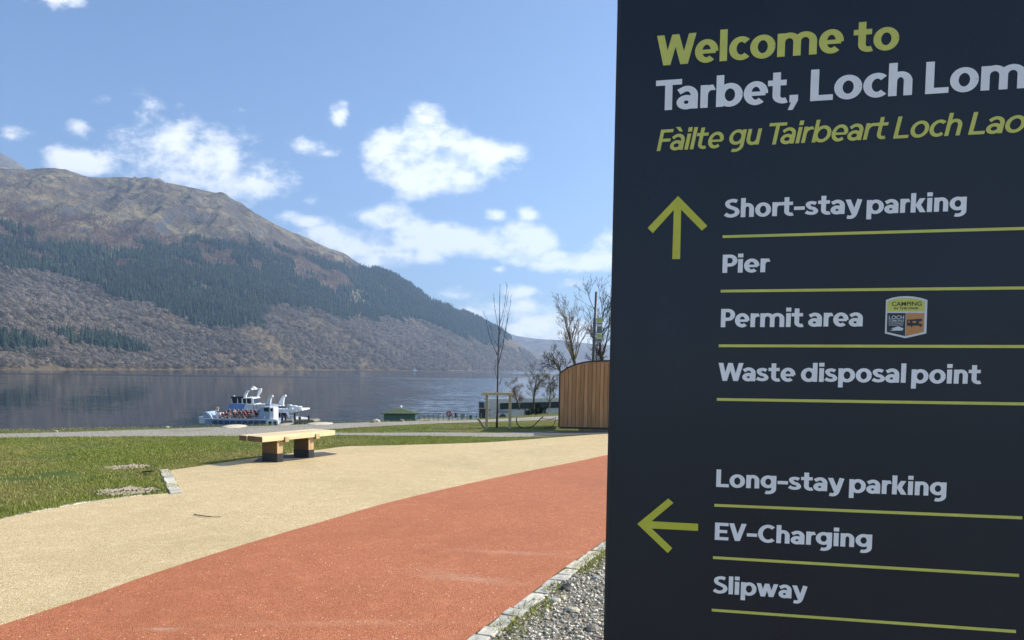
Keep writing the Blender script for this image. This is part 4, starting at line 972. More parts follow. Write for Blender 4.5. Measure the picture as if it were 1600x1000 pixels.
def leafy(name, label, cat, c, rx, ry, rz, n, sz, base, seed, group=None):
    r = random.Random(seed); v = []; f = []; col = []
    for _ in range(n):
        u = Vector((r.gauss(0, 1), r.gauss(0, 1), r.gauss(0, 1))).normalized() * (r.random() ** .4)
        k = .75 + .25 * math.sin(u.x * 6 + seed) * math.cos(u.z * 5); p = Vector((u.x * rx * k, u.y * ry * k, (u.z * .5 + .5) * rz * k)); a = Vector((r.gauss(0, 1), r.gauss(0, 1), r.gauss(0, 1))).normalized(); d = a.cross(Vector((r.random(), r.random(), 1))).normalized()
        o = len(v); v += [p + a * sz, p - a * sz * .6 + d * sz * .6, p - a * sz * .6 - d * sz * .6]; f.append((o, o + 1, o + 2)); kk = r.uniform(.6, 1.4); col += [[q * kk for q in base]] * 3
    t = thing(name, label, cat, c, 0, group); mesh_np('foliage', np.array([list(q) for q in v]), np.array(f), M_tint, t, False, 3, np.array(col))
    s = B()
    for k in range(5): s.tube([(0, 0, -.2), (rx * .4 * math.cos(k * 1.3), ry * .4 * math.sin(k * 1.3), rz * .6)], [.05, .02], 4)
    s.build('stem', M_bark, t); return t
cs = AT(842, 651.5, 88); leafy('dark_shrub', 'dense dark evergreen shrub in front of the coach', 'shrub', cs, 1.35, .8, 1.9, 2600, .09, (.02, .032, .02), 5)
cs = AT(826, 650.5, 90); leafy('dark_shrub', 'smaller dark shrub just left of the dense one before the coach', 'shrub', cs, .8, .6, 1.2, 1100, .08, (.025, .035, .02), 9)

# ================================================================== HUT, RAILING, QUAY
hd = 98.0; kh = hd / F
hp = AT(600, 660, hd); hut = thing('lochside_hut', 'small green hut with a low hipped roof and white finial by the pier', 'hut', (hp.x, hp.y, hp.z - .5), .10)
def hx(px): return (px - 600) * kh
wl = hx(649); B().box((wl / 2, 1.6, .85), (wl, 3.2, 1.9)).build('wall', M_teal, hut)
for k in range(14): B().box((wl * (k + .5) / 14, -.012, .85), (wl / 14 - .03, .03, 1.86)).build('board', M_teal, hut)
z1 = 1.72; z2 = 2.38; e = .35
b = B().raw([(-e, -e, z1), (wl + e, -e, z1), (wl + e, 3.2 + e, z1), (-e, 3.2 + e, z1), (wl * .5, 1.2, z2), (wl * .55, 2.0, z2), (-e, -e, z1 - .1), (wl + e, -e, z1 - .1), (wl + e, 3.2 + e, z1 - .1), (-e, 3.2 + e, z1 - .1)],
            [(0, 1, 4), (1, 2, 5, 4), (2, 3, 5), (3, 0, 4, 5), (6, 7, 1, 0), (7, 8, 2, 1), (8, 9, 3, 2), (9, 6, 0, 3), (9, 8, 7, 6)])
rf = b.build('roof', M_groof, hut); B().ball((wl * .52, 1.5, z2 + .12), .17, 8, (1, 1, 1.2)).build('finial', M_white, rf)
B().box((wl * .45, -.02, .8), (.05, .05, 1.8)).build('corner_post', M_groof, hut)
B().box((wl * .46 + .25, -.3, .45), (.28, .2, .55)).build('bollard_box', M_gray, hut)
# pier deck and railing
kd = 96.0; kk_ = kd / F
p0 = AT(648, 659.5, kd); rl = thing('pier_railing', 'thin green metal railing along the quay right of the hut', 'railing', (p0.x, p0.y, p0.z), .06)
Lr = (752 - 648) * kk_
for k in range(15): B().tube([(Lr * k / 14, 0, -.1), (Lr * k / 14, 0, 1.15)], .045, 5).build('post', M_teal, rl)
for z in (.45, .8, 1.15): B().tube([(0, 0, z), (Lr, 0, z)], .035, 5).build('rail', M_teal, rl)
qd = thing('quay', 'pale concrete quay deck reaching into the loch behind the railing', 'quay', (p0.x, p0.y, p0.z)); B().box((Lr * .5, 6, -.55), (Lr + 1, 10, .7)).build('deck', M_conc, qd)
for k in range(6): B().tube([(k * Lr / 5, 10.8, -4), (k * Lr / 5, 10.8, -.2)], .18, 7).build('pile', M_rock, qd)
lb = AT(702, 646.5, kd); o = bpy.data.meshes.new('lifebuoy'); bm = bmesh.new(); 
vv = []; ff = []
for i in range(16):
    a = 2 * PI * i / 16
    for j in range(8):
        c = 2 * PI * j / 8; rr = .29 + .095 * math.cos(c); vv.append((rr * math.cos(a), .07 * math.sin(c), rr * math.sin(a)))
for i in range(16):
    for j in range(8): ff.append((i * 8 + j, ((i + 1) % 16) * 8 + j, ((i + 1) % 16) * 8 + (j + 1) % 8, i * 8 + (j + 1) % 8))
bm.free(); lbm = mesh('lifebuoy', vv, ff, simple('lifebuoy red', (.30, .03, .02), .5, .15, 6), None, True); lbm.location = lb + Vector((0, -.12, 0)); tag(lbm, 'red lifebuoy ring on the green pier railing', 'lifebuoy')
bk = B().tube([(lb.x, lb.y, p0.z - .1), (lb.x, lb.y, lb.z + .4)], .05, 6).build('lifebuoy_post', M_black, None); tag(bk, 'short black post carrying the red lifebuoy', 'post')
def boxthing(name, px0, px1, py0, py1, d, dep, mat, label, cat):
    a = AT(px0, py1, d); c = AT(px1, py0, d); w_, h_ = c.x - a.x, c.z - a.z
    t = thing(name, label, cat, (a.x, a.y, a.z)); B().box((w_ / 2, dep / 2, h_ / 2), (w_, dep, h_)).build('casing', mat, t, False, .02); B().box((w_ / 2, dep / 2, h_ + .03), (w_ + .08, dep + .08, .05)).build('lid', mat, t); return t
boxthing('black_cabinet', 748.7, 758.5, 639.5, 654.5, 97, .8, M_black, 'tall black cabinet against the rear end of the coach', 'cabinet')
boxthing('litter_bin', 719.5, 726.5, 646.5, 653.5, 95.5, .5, M_gray, 'grey litter bin by the railing right of the lifebuoy', 'bin')
boxthing('litter_bin', 733, 737.5, 649.5, 655, 95.2, .4, M_teal, 'small green bin on the quay between grey bin and black cabinet', 'bin')
boxthing('litter_bin', 710.5, 713.5, 646, 652.5, 95.4, .4, M_black, 'slim dark bin on the quay immediately right of the lifebuoy', 'bin')
# rocks at the crest of the bank
for (px, py, s, m, lab) in ((588, 660, .10, M_sand, 'pale boulder on the bank left of the green hut'), (583, 660.5, .07, M_rock, 'small grey stone beside the pale boulder near the hut'), (628, 658.5, .07, M_rock, 'small grey stone in front of the green hut'), (262, 668.5, .05, M_sand, 'small pale stone on the bank left of the ferry'), (88, 675, .045, M_sand, 'small pale stone at the far left edge of the track')):
    p = G(px, py); o = B().ball((0, 0, 0), s, 7, (1.2, 1, .7), .16).build('boulder', m); o.location = (p.x, p.y, s * .35); tag(o, lab, 'rock')
def heap(px0, px1, py, h, mat, label, cat, name):
    a = G(px0, py); c = G(px1, py); L = c.x - a.x; o = B().ball((0, 0, 0), 1, 14, (L / 2, .55, h), .06).build(name, mat, None, True); o.location = ((a.x + c.x) / 2, a.y, .0); return tag(o, label, cat)
heap(347, 385, 666.5, .045, M_sand, 'low pale sandy mound at the track edge in front of the ferry', 'mound', 'sand_mound')
heap(480, 522, 661.8, .028, M_sand, 'long low pale mound on the bank right of the moored boats', 'mound', 'sand_mound')
heap(435, 455, 663, .025, M_conc, 'tiny pale heap of gravel right of the ferry stern', 'mound', 'gravel_heap')

# ================================================================== BOATS
bd = 122.0; kb_ = bd / F; bo = AT(310, 664.6, bd)
def bxz(x, y): return ((x - 310) * kb_, (666.5 - y) * kb_)
def prof_(pts): return [bxz(*p) for p in pts]
tour = thing('tour_boat', 'light blue tour boat with open deck of passengers and row of dark blue windows', 'boat', (bo.x, bo.y, ZW - .1), 0)
dz0 = bo.z - (ZW - .1)
tour_z = dz0
def bp(parent, name, mat, pts, y0, y1, bev=0.0):
    P = [(x, z + tour_z) for x, z in prof_(pts)]; return B().prism(P, y0, y1).build(name, mat, parent, False, bev)
# hull with a pointed bow to the left
P = prof_([(309, 664.5), (318, 656.2), (436, 656.2), (436, 664)]); zt = P[1][1] + tour_z; Lh = P[2][0]
hv = []; hf = []; secs = [(-.1, .12), (.6, .9), (1.6, 1.5), (3.2, 1.95), (Lh, 2.0)]
for x, w in secs: hv += [(x + (.55 if x < 0 else 0), 2 - w * .75, -.9), (x, 2 - w, zt - .35), (x, 2 - w, zt), (x, 2 + w, zt), (x, 2 + w, zt - .35), (x + (.55 if x < 0 else 0), 2 + w * .75, -.9)]
for i in range(len(secs) - 1): hf += [(i * 6 + j, i * 6 + (j + 1) % 6, (i + 1) * 6 + (j + 1) % 6, (i + 1) * 6 + j) for j in range(6)]
hf += [(0, 1, 2, 3, 4, 5), tuple(len(secs) * 6 - 6 + j for j in (5, 4, 3, 2, 1, 0))]
B().raw(hv, hf).build('hull', M_blue, tour)
for k in range(9):
    a = 332 + k * 9.4; bp(tour, 'window', M_navyw, [(a, 658.3), (a + 7.6, 658.3), (a + 7.6, 664), (a, 664)], -.03, .02)
bp(tour, 'bow_bulwark', M_blue, [(318, 656), (318, 645.8), (322, 645.5), (327, 649), (331, 655.8)], .1, 3.9)
bp(tour, 'bow_rail', M_white, [(317.5, 645.5), (323, 644.8), (328, 647.5), (331.5, 653), (332.5, 656.6), (329.5, 656.6), (327, 651), (322, 646.6)], -.05, .1)
bp(tour, 'bow_platform', M_white, [(306, 653.5), (316, 653.5), (316, 664), (307, 664.5)], 1.2, 2.8, .03)
bp(tour, 'bow_stripe', M_offw, [(307, 657), (315.4, 657), (315.4, 658.5), (307, 658.5)], 1.17, 1.22)
bp(tour, 'flag', M_red2, [(311.5, 654), (315.5, 648), (316.5, 655.5)], 1.4, 1.43); bp(tour, 'flagpole', M_gray, [(313.5, 654), (314, 645), (314.6, 645), (314.2, 654)], 1.45, 1.5)
bp(tour, 'gunwale', M_white, [(318, 656.6), (418, 656.6), (418, 655.4), (318, 655.4)], -.06, .06)
bp(tour, 'rail', M_gray, [(333, 650.5), (406, 650.5), (406, 650), (333, 650)], -.04, .02)
for k in range(9): a = 333 + k * 9; bp(tour, 'rail_post', M_gray, [(a, 656), (a, 650.2), (a + .5, 650.2), (a + .5, 656)], -.05, .0)
cb_ = bp(tour, 'cabin', M_blue, [(404.5, 656), (406, 637), (422, 636), (421.5, 657)], .15, 3.8)
bp(cb_, 'window', M_dglass, [(412.8, 643.5), (412.8, 637.8), (420.2, 637.5), (420.2, 643.5)], .10, .16)
bp(cb_, 'doorway', M_white, [(412.4, 654.5), (412.6, 650.5), (414.2, 650.5), (414.2, 654.5)], .10, .15)
bp(tour, 'stair_tower', M_white, [(421.6, 657), (422.5, 637.5), (428.5, 637), (428.3, 657)], .0, 2.4)
bp(tour, 'stair_window', M_dglass, [(423.5, 643), (423.6, 638.6), (427, 638.4), (427, 643)], -.03, .01)
bp(tour, 'stern_frame', M_white, [(417, 666), (418, 658), (420.5, 655.5), (433, 655.3), (435.5, 657.5), (437, 665.5), (434, 665.5), (433.2, 658.8), (420.8, 658.8), (419.5, 666)], -.3, .1)
bp(tour, 'stern_post', M_white, [(426, 665.5), (425.8, 658.6), (428, 658.6), (428.8, 665.5)], -.32, .1)
bp(tour, 'stern_opening', M_dark, [(420.6, 664.5), (420.9, 658.9), (433, 658.9), (433.8, 664.5)], -.05, .05)
bp(tour, 'deck_box', M_offw, [(334, 655), (334, 647.5), (341, 647), (341.5, 655)], .9, 2.6, .03)
# cruise boat moored behind
cr = thing('cruise_boat', 'larger white cruise boat with wheelhouse and radar arch moored behind the tour boat', 'boat', (bo.x, bo.y + 5.2, ZW - .1), 0)
s_ = (bd + 5.2) / bd; cr.location.x *= s_; cr.location.z = EYE + (ZW - .1 - EYE) * s_; cr.scale = (s_, 1, s_)
hull2 = bp(cr, 'hull', M_offw, [(338, 662), (350, 652), (436, 651), (470, 656), (470, 668), (345, 668)], .3, 5.2)
bp(cr, 'superstructure', M_offw, [(352, 652), (380, 633), (405, 633.5), (432, 634.5), (432, 652)], .5, 5.0)
bp(cr, 'windscreen', M_bluegl, [(351.5, 641.5), (360.5, 631.8), (383, 632.8), (379, 641.8)], .30, 5.2)
bp(cr, 'windscreen', M_offw, [(378.5, 641.8), (383.3, 632.7), (404, 633.6), (404, 642)], .38, .5)
wh = bp(cr, 'wheelhouse', M_dglass, [(361, 632), (360.3, 623.8), (392.5, 623.8), (394, 633)], .9, 4.4)
for a, b_ in ((360, 361.2), (369, 370.4), (376, 378.2), (383, 384.4), (391, 395)):
    bp(wh, 'window_post', M_white, [(a, 632.6), (a - (.2 if a > 362 else -.4), 623.4), (b_ - .8, 623.4), (b_, 632.6)], .82, .9)
bp(wh, 'sill', M_white, [(360, 633.2), (360, 631.7), (395, 632), (395, 633.6)], .80, 4.5)
bp(cr, 'wheelhouse_roof', M_dark, [(359.5, 623.9), (360, 621), (378, 621), (379, 623.4)], .7, 4.6); bp(cr, 'wheelhouse_roof', M_white, [(378.5, 624), (378.8, 622.2), (393, 622.4), (393.6, 624)], .7, 4.6)
arch_c = [(377.8, 622.6), (380.5, 616), (383.4, 611), (386.5, 608.6), (389.5, 608.2), (388.2, 610.5), (385.8, 613), (383.4, 617.5), (381.6, 622.8)]
bp(cr, 'radar_arch', M_white, arch_c, 1.0, 1.35); bp(cr, 'radar_arch', M_white, [(x + 12 - (y < 612) * 2, y + 1.3) for x, y in arch_c[:7]] + [(392.3, 623.5)], 3.6, 3.9)
bp(cr, 'arch_crossbar', M_offw, [(385, 610), (387, 607.8), (391, 607.6), (391.5, 610.2)], 1.0, 3.9)
xz = bxz(390.8, 607.4); B().ball((xz[0], 2.2, xz[1] + tour_z), .33, 10, (1.1, 1, .8)).build('radar_dome', M_white, cr, True)
xz = bxz(396.3, 609.2); B().box((xz[0], 3.7, xz[1] + tour_z), (.5, .5, .12)).build('radar_bar', M_white, cr)
xz = bxz(363, 620.6); B().ball((xz[0], 1.2, xz[1] + tour_z), .16, 8).build('roof_lamp', M_white, cr)
for dx, y0 in ((0, .6), (13.3, 3.2)):
    bp(cr, 'fin', M_offw, [(x + dx, y) for x, y in [(412.5, 634.5), (415, 629), (418, 623), (421, 619.3), (424.6, 618), (425.2, 620.5), (422.5, 623.5), (421.8, 628), (420.8, 634.5)]], y0, y0 + .5)
    xz = bxz(424 + dx, 619.8); B().ball((xz[0], y0 + .25, xz[1] + tour_z), .22, 8, (1.2, 1, .8)).build('fin_lamp', M_white, cr, True)
bp(cr, 'upper_deck', M_white, [(404, 642.5), (404, 639.6), (472, 639.2), (472, 641.6)], .2, 5.2)
bp(cr, 'rail', M_gray, [(394, 632.3), (452, 634.0), (452, 633.3), (394, 631.5)], .2, .27)
bp(cr, 'rail', M_gray, [(428, 637), (452, 637), (452, 636.6), (428, 636.6)], .2, .27)
for k in range(12): a = 396 + k * 5; bp(cr, 'rail_post', M_gray, [(a, 639.8), (a, 632.6), (a + .6, 632.6), (a + .6, 639.8)], .2, .27)
bp(cr, 'deck_screen', simple('smoky deck screen', (.22, .26, .27), .3), [(430, 638.6), (430, 634.6), (448, 634.6), (448, 638.6)], .32, .4)
for k, (a, y, L) in enumerate(((448, 634.2, 8), (454, 635.4, 10), (458, 636.4, 13.5), (459, 638.3, 12.5), (449, 638, 7))):
    xz = bxz(a, y); B().tube([(xz[0], .5, xz[1] + tour_z), (xz[0] + L * kb_, .5, xz[1] + tour_z + .02)], .17, 9).build('life_raft', M_white, cr, True)
bp(cr, 'lower_opening', M_dark, [(428.5, 652), (428.5, 645), (437.5, 645), (437.5, 652)], .25, .5); bp(cr, 'lower_opening', M_dark, [(439.5, 651), (439.5, 645), (449.5, 645), (450.5, 651)], .25, .5)
bp(cr, 'lower_deck', M_white, [(428.5, 645.2), (428.5, 642.4), (455, 642.4), (456, 645.2)], .2, 5.2)
bp(cr, 'brace', M_white, [(447, 645), (452, 645), (453.4, 653), (450.8, 653)], .1, .2)
for a in (453, 458, 461, 466): bp(cr, 'deck_post', M_gray, [(a, 656), (a, 641.5), (a + .9, 641.5), (a + .9, 656)], .2, .35)
# landing stage
ls = thing('landing_stage', 'dark timber landing stage beside the stern of the moored boats', 'pier', (bo.x, bo.y + 1.0, ZW - .1), 0)
bp(ls, 'deck', M_rock, [(431, 663), (431, 658.5), (486, 656.5), (490, 659), (488, 663)], .2, 3.8)
bp(ls, 'fender', M_dark, [(437, 663.4), (437, 661.8), (486, 661), (486, 663)], .05, .2)
for a, t in ((436, 650), (441, 651), (456, 646), (478, 650), (464, 652)): bp(ls, 'pile', M_dark, [(a, 680), (a, t), (a + 2.4, t), (a + 2.4, 680)], .4, .7)
bp(ls, 'white_marker', M_white, [(454.5, 663), (454.5, 657), (456, 657), (456, 663)], -.1, .05)
# passengers: one seated figure grown from a skeleton, then copied
def seated_person():
    J = [(0, 0, .46), (0, 0, .72), (0, .0, .98), (0, .01, 1.08), (0, .02, 1.22),
         (.09, -.05, .46), (.11, -.42, .50), (.11, -.44, .08), (.11, -.56, .04), (-.09, -.05, .46), (-.11, -.42, .50), (-.11, -.44, .08), (-.11, -.56, .04),
         (.19, 0, .95), (.24, -.06, .70), (.16, -.28, .60), (-.19, 0, .95), (-.24, -.06, .70), (-.16, -.28, .60)]
    E_ = [(0, 1), (1, 2), (2, 3), (3, 4), (0, 5), (5, 6), (6, 7), (7, 8), (0, 9), (9, 10), (10, 11), (11, 12), (2, 13), (13, 14), (14, 15), (2, 16), (16, 17), (17, 18)]
    Rr = [.15, .15, .16, .06, .11, .10, .075, .055, .045, .10, .075, .055, .045, .075, .055, .04, .075, .055, .04]
    me = bpy.data.meshes.new('sk'); me.from_pydata(J, E_, []); o = bpy.data.objects.new('sk', me); C.objects.link(o)
    md = o.modifiers.new('s', 'SKIN'); 
    for i, sv_ in enumerate(me.skin_vertices[0].data): sv_.radius = (Rr[i], Rr[i] * (.75 if i < 3 else 1)); sv_.use_root = i == 0
    sb = o.modifiers.new('d', 'SUBSURF'); sb.levels = 1; sb.render_levels = 1
    bpy.context.view_layer.update(); dg = bpy.context.evaluated_depsgraph_get(); out = bpy.data.meshes.new_from_object(o.evaluated_get(dg)); bpy.data.objects.remove(o); bpy.data.meshes.remove(me); return out
base_me = seated_person(); tops = [M_red2, M_dark, simple('maroon cloth', (.16, .02, .03), .8), M_dark, simple('pale cloth', (.5, .36, .32), .8), MATS['maroon cloth']]; tname = ['red', 'black', 'maroon', 'black', 'pale', 'maroon']
hairs = [M_dark, simple('brown hair', (.06, .03, .015), .8), M_dark]
pms = []
for tp in range(len(tops)):
    m = base_me.copy(); m.materials.clear(); m.materials.append(tops[tp]); m.materials.append(M_dark); m.materials.append(M_skin); m.materials.append(hairs[tp % 3])
    for p in m.polygons:
        c = p.center; p.use_smooth = True
        p.material_index = 2 if c.z > 1.04 and c.y < .01 else (3 if c.z > 1.08 else (1 if c.z < .5 else (2 if c.y < -.24 else 0)))
    pms.append(m)
bm_seat = thing('deck_seats', 'rows of bench seats on the open deck of the tour boat', 'seat', (bo.x, bo.y, ZW - .1))
n_ = 0
for row in range(4):
    zr = bxz(0, 655.6)[1] + tour_z - .12 + row * .16; y = .55 + row * .8
    x0_, x1_ = bxz(343, 0)[0], bxz(402, 0)[0]
    B().box(((x0_ + x1_) / 2, y + .1, zr + .38), (x1_ - x0_, .45, .06)).build('seat', M_gray, bm_seat)
    k = 9 - (row > 1)
    for j in range(k):
        ti = (j * 5 + row * 3 + (j * row) % 2) % len(pms); o = link('person', pms[ti]); o.location = (bo.x + x0_ + .3 + (x1_ - x0_ - .5) * (j + .5 * (row % 2)) / k + random.uniform(-.06, .06), bo.y + y + random.uniform(-.05, .05), ZW - .1 + zr - .03)
        o.rotation_euler = (0, 0, random.uniform(-.9, .6)); o.scale = [random.uniform(.93, 1.06)] * 3
        tag(o, 'passenger in a %s jacket in the %s row of deck seats, %s' % (tname[ti], ['nearest', 'second', 'third', 'rearmost'][row], ['at the bow end', 'in the bow third', 'left of the middle', 'in the middle', 'right of the middle', 'in the stern third', 'near the cabin', 'beside the cabin', 'at the cabin wall'][j]), 'person', 'passengers seated on the tour boat deck'); n_ += 1
o = link('person', pms[4]); xz = bxz(334.5, 648); o.location = (bo.x + xz[0], bo.y + 1.6, ZW - .1 + xz[1] + tour_z - .1); o.scale = [1.02] * 3
tag(o, 'person in pale top sitting alone on the bow box of the tour boat', 'person')

# far shore: small pale boat and shoreline cottages
fb = AT(648, 578.6, 2150); t = thing('far_sailing_boat', 'tiny white boat near the far shore below the wooded slope', 'boat', (fb.x, fb.y, ZW))
B().prism([(-6, 0), (-7.5, 3), (7.5, 3), (6, 0)], -2, 2).build('hull', M_white, t); B().prism([(-3, 3), (-2.5, 6), (3, 6), (4, 3)], -1.5, 1.5).build('cabin', M_white, t); B().tube([(-1, 0, 3), (-1, 0, 13)], .5, 5).build('mast', M_white, t)

# ================================================================== GROUND DETAIL
# stick on the buff path, twig on the grass
P = [G(303, 803.5, .015), G(318, 806, .02), G(332, 807.5, .018), G(345, 807.3, .015)]; c = P[0].copy()
o = B().tube([p - c for p in spline_3(P, 4)], [.005] * 8 + [.003] * 5, 5).build('stick', M_bark, None, True); o.location = c; tag(o, 'thin dark stick lying on the buff path', 'stick')
P = [G(222, 737.5, .03), G(232, 736.5, .05), (G(238, 735.5, .07)), G(246, 733, .06)]; c = P[0].copy()
o = B().tube([p - c for p in spline_3(P, 4)], [.012] * 8 + [.008] * 5, 5).build('stick', M_bark, None, True); o.location = c; tag(o, 'short dark twig on the grass above the two ribbed pavers', 'stick')
# ribbed concrete pavers in the grass
def ribs(px0, px1, pyc, n, tilt, label):
    a = G(px0, pyc, .02); c = G(px1, pyc - tilt, .02); t = thing('ribbed_paver', label, 'paver', (a.x, a.y, 0)); d = c - a; ln = Vector((d.x, d.y, 0)).normalized(); nn = Vector((-ln.y, ln.x, 0))
    bedp = []
    for k in range(24):
        aa = 2 * PI * k / 24; q = d * (.5 + .5 * math.cos(aa)) + nn * (.33 * math.sin(aa) * random.uniform(.8, 1.1)); bedp.append((q.x, q.y))
    B().slab(bedp, -.01, .0035).build('soil_bed', M_soil, t)
    for k in range(n):
        f = (k + .5) / n; L = .62 * (1 - abs(2 * f - 1) ** 1.6) * random.uniform(.75, 1.05) + .12
        for h in (-1, 1):
            if L < .3 and h < 0: continue
            o = B().box((0, 0, 0), (.017, L * .42, .05)).build('rib', M_conc, t, False, .004); p = d * f + nn * (h * L * .26 + random.uniform(-.03, .03)); o.location = (p.x, p.y, -.012 + random.uniform(0, .012)); o.rotation_euler = (random.uniform(-.05, .05), random.uniform(-.12, .12), math.atan2(ln.y, ln.x) + random.uniform(-.12, .12) - .25)
ribs(144, 250, 767.5, 17, 3, 'larger patch of ribbed concrete paver showing through the grass, nearer the path')
ribs(160, 232, 729.5, 13, 1.5, 'smaller ribbed concrete paver further back in the grass')

# grass blades
tracks = [[(p.x, p.y) for p in spline(tr1, 3)] + [(p.x, p.y) for p in spline(tr2, 3)], [(p.x, p.y) for p in spline(tr3, 3)] + [(p.x, p.y) for p in spline(tr4, 3)]]
NB = 760000
y = 7.2 * (27 / 7.2) ** rng.uniform(0, 1, NB) ; t = rng.uniform(-1.05, .17, NB); x = t * y
thin = rng.uniform(0, 1, NB) < np.clip(y / 13, 0, 1) ** 1.0
tr2a = np.array(sorted((p.x / p.y, p.y) for p in tr2)); far_side = y > np.interp(t, tr2a[:, 0], tr2a[:, 1]) - .1
ok = thin & ~(far_side & (t < -.05) & (rng.uniform(0, 1, NB) < .8)) & ~inpoly(x, y, tan_poly) & ~inpoly(x, y, red_poly) & (y < EYE / np.interp(t, ct, cm_) + .6)
for k in tracks: ok &= ~inpoly(x + (rng.uniform(-.12, .12, NB)), y + rng.uniform(-.15, .15, NB), k)
muddy = fbm(x / 1.3, y / .8, 4, 61); bald = fbm(x / .5, y / .5, 3, 67)
ok &= ~((muddy > .64) & (rng.uniform(0, 1, NB) < .75)) & ~((bald > .66) & (rng.uniform(0, 1, NB) < .5))
# trodden mud at the left
mud = np.exp(-(((x - G(30, 750).x) / .9) ** 2 + ((y - G(30, 750).y) / .35) ** 2)) + np.exp(-(((x - G(90, 741).x) / .5) ** 2 + ((y - G(90, 741).y) / .25) ** 2)) + np.exp(-(((x - G(195, 767).x) / .62) ** 2 + ((y - G(195, 767).y) / .33) ** 2)) + np.exp(-(((x - G(196, 729).x) / .55) ** 2 + ((y - G(196, 729).y) / .3) ** 2)) + np.exp(-(((x - G(815, 671).x) / 1.6) ** 2 + ((y - G(815, 671).y) / 1.3) ** 2)) * .7
ok &= rng.uniform(0, 1, NB) > mud * 1.05
x = x[ok]; y = y[ok]; n = len(x)
tall = fbm(x / .45, y / .45, 4, 77); hgt = (.016 + .075 * np.clip(tall - .3, 0, 1) ** 1.3) * rng.uniform(.6, 1.5, n) ; hgt *= np.clip(1.5 - .05 * y, .35, 1.1)
wdt = (.0032 + .00042 * y) * rng.uniform(.7, 1.4, n); a = rng.uniform(0, 2 * PI, n); la = rng.uniform(0, 2 * PI, n); ln = rng.uniform(.1, .9, n) * hgt
bx0 = np.stack([x - np.cos(a) * wdt, y - np.sin(a) * wdt, np.zeros(n) - .004], -1); bx1 = np.stack([x + np.cos(a) * wdt, y + np.sin(a) * wdt, np.zeros(n) - .004], -1); tip = np.stack([x + np.cos(la) * ln, y + np.sin(la) * ln, hgt], -1)
v = np.stack([bx0, bx1, tip], 1).reshape(-1, 3); f = np.arange(n * 3).reshape(-1, 3)
dry = np.clip((fbm(x / 2.2, y / 2.2, 4, 83) - .42) * 3.2 + np.clip((y - 17.5) / 5, 0, .5) + rng.normal(0, .22, n), 0, 1)[:, None]
colg = np.array([.235, .27, .05]) * (1 - dry) + np.array([.33, .30, .10]) * dry; colg = colg * rng.uniform(.65, 1.4, n)[:, None]
colg[rng.uniform(0, 1, n) < .05] = (.42, .36, .19)
go = mesh_np('grass', v, f, M_blade, None, False, 3, np.repeat(colg, 3, 0)); tag(go, 'short mown spring grass between the buff path and the loch bank', kind='stuff')

# loose stones of the verge, with moss and grass along the kerb
def stones(name, xy, sz, cols, label, zoff=.0):
    base = []; 
    for _ in range(8):
        b = B().ball((0, 0, 0), 1, 5, (1, .8, .55), .28); base.append((np.array(b.v), np.array([t for q in b.f for t in ((q[0], q[1], q[2]), (q[0], q[2], q[3]))])))
    V = []; Fc = []; Cc = []; off = 0; n = len(xy); pid = rng.integers(0, 8, n); a = rng.uniform(0, 2 * PI, n)
    for j in range(8):
        m = pid == j; k = m.sum(); bv, bf = base[j]
        if k == 0: continue
        ca, sa = np.cos(a[m])[:, None], np.sin(a[m])[:, None]; s = sz[m][:, None]
        X = xy[m, 0][:, None] + s * (bv[:, 0] * ca - bv[:, 1] * sa); Y = xy[m, 1][:, None] + s * (bv[:, 0] * sa + bv[:, 1] * ca); Zq = zoff + s * (bv[:, 2] + .25)
        V.append(np.stack([X, Y, Zq], -1).reshape(-1, 3)); Fc.append((bf[None] + (np.arange(k) * len(bv))[:, None, None] + off).reshape(-1, 3)); off += k * len(bv); Cc.append(np.repeat(cols[m], len(bv), 0))
    return tag(mesh_np(name, np.concatenate(V), np.concatenate(Fc), M_stones, None, False, 3, np.concatenate(Cc)), label, kind='stuff')
NG = 60000; x = rng.uniform(-.9, 2.2, NG); y = rng.uniform(3.6, 8.5, NG); m = inpoly(x, y, bed_poly) & (x / y < .16)
kl = np.array([(p.x, p.y) for p in kerbline]); ky_ = np.interp(x, kl[:, 0], kl[:, 1]); kdist = (ky_ - y)
m &= kdist > .19
x = x[m][:26000]; y = y[m][:26000]; n = len(x); sz = .0045 + .014 * rng.uniform(0, 1, n) ** 4
colr = np.array([.40, .365, .295])[None] * rng.uniform(.25, 1.9, n)[:, None] + rng.normal(0, .012, (n, 3)); colr[rng.uniform(0, 1, n) < .04] = (.75, .72, .66); colr = np.clip(colr, .02, .9)
stones('gravel', np.stack([x, y], -1), sz, colr, 'loose grey and cream gravel beside the kerb', .004)
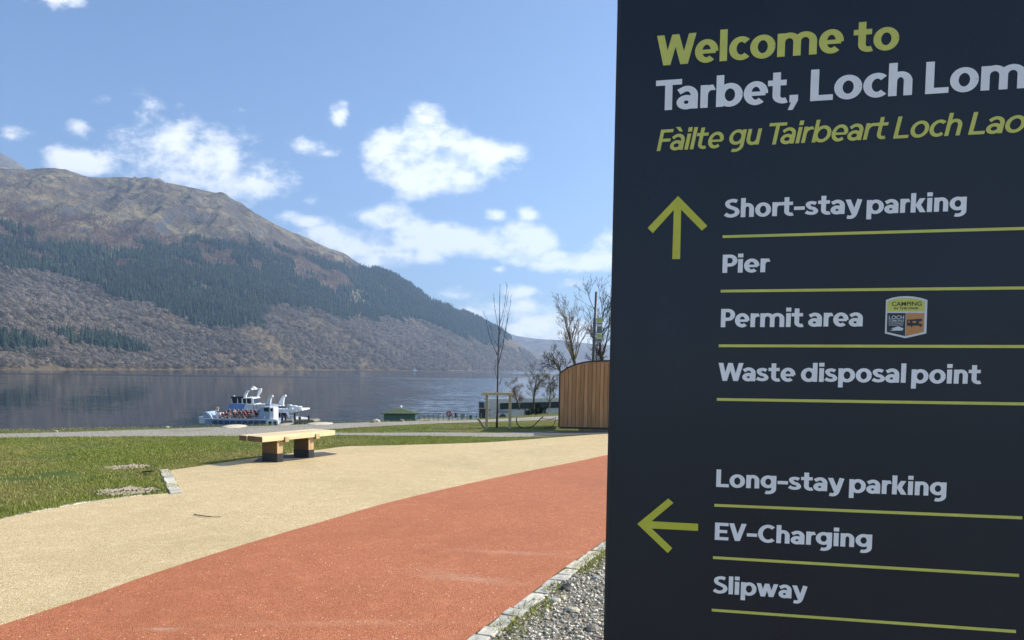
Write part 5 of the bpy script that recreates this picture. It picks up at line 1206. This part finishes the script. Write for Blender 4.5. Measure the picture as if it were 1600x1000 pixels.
for (px, py, s, mt, lab) in ((884, 922, .05, M_rub, 'dark stone lying in the gravel near the kerb'), (877, 936, .036, M_sand, 'white stone beside the dark one in the gravel'), (895, 956, .04, M_sand, 'pale flat stone in the gravel near the sign edge'), (932, 905, .035, M_sett[1], 'grey stone in the gravel against the sign edge'), (868, 941, .04, M_sett[1], 'grey stone half buried in moss by the kerb'), (925, 985, .045, M_rock, 'brownish stone at the bottom of the gravel by the sign')):
    p = G(px, py); o = B().ball((0, 0, 0), s, 8, (1.2, .9, .55), .18).build('stone', mt); o.location = (p.x, p.y, s * .3); o.rotation_euler = (0, 0, px); tag(o, lab, 'stone')
NM = 130000; x = rng.uniform(-1.2, 2.4, NM); y = rng.uniform(3.4, 9, NM); ky_ = np.interp(x, kl[:, 0], kl[:, 1]); kdist = ky_ - y
dm = fbm(x / .16, y / .16, 4, 97); m = (kdist > .13) & (rng.uniform(0, 1, NM) < np.clip(1.5 - (kdist - .12) * 2.4, .0, 1)) & (dm > .45 + np.clip(kdist - .3, 0, 1) * .2)
x = x[m]; y = y[m]; n = len(x); hgt = rng.uniform(.008, .042, n) * np.where(rng.uniform(0, 1, n) < .08, 2.2, 1); wdt = rng.uniform(.0025, .0055, n); a = rng.uniform(0, 2 * PI, n); la = rng.uniform(0, 2 * PI, n); ln = hgt * rng.uniform(.3, 1.3, n)
v = np.stack([np.stack([x - np.cos(a) * wdt, y - np.sin(a) * wdt, x * 0 + .004], -1), np.stack([x + np.cos(a) * wdt, y + np.sin(a) * wdt, x * 0 + .004], -1), np.stack([x + np.cos(la) * ln, y + np.sin(la) * ln, hgt], -1)], 1).reshape(-1, 3)
cm2 = np.array([.24, .26, .045])[None] * rng.uniform(.5, 1.6, n)[:, None]
tag(mesh_np('moss_and_weeds', v, np.arange(n * 3).reshape(-1, 3), M_blade, None, False, 3, np.repeat(cm2, 3, 0)), 'yellow green moss and weeds creeping over the kerb edge', kind='stuff')
print('people', n_, 'blades', len(go.data.polygons))
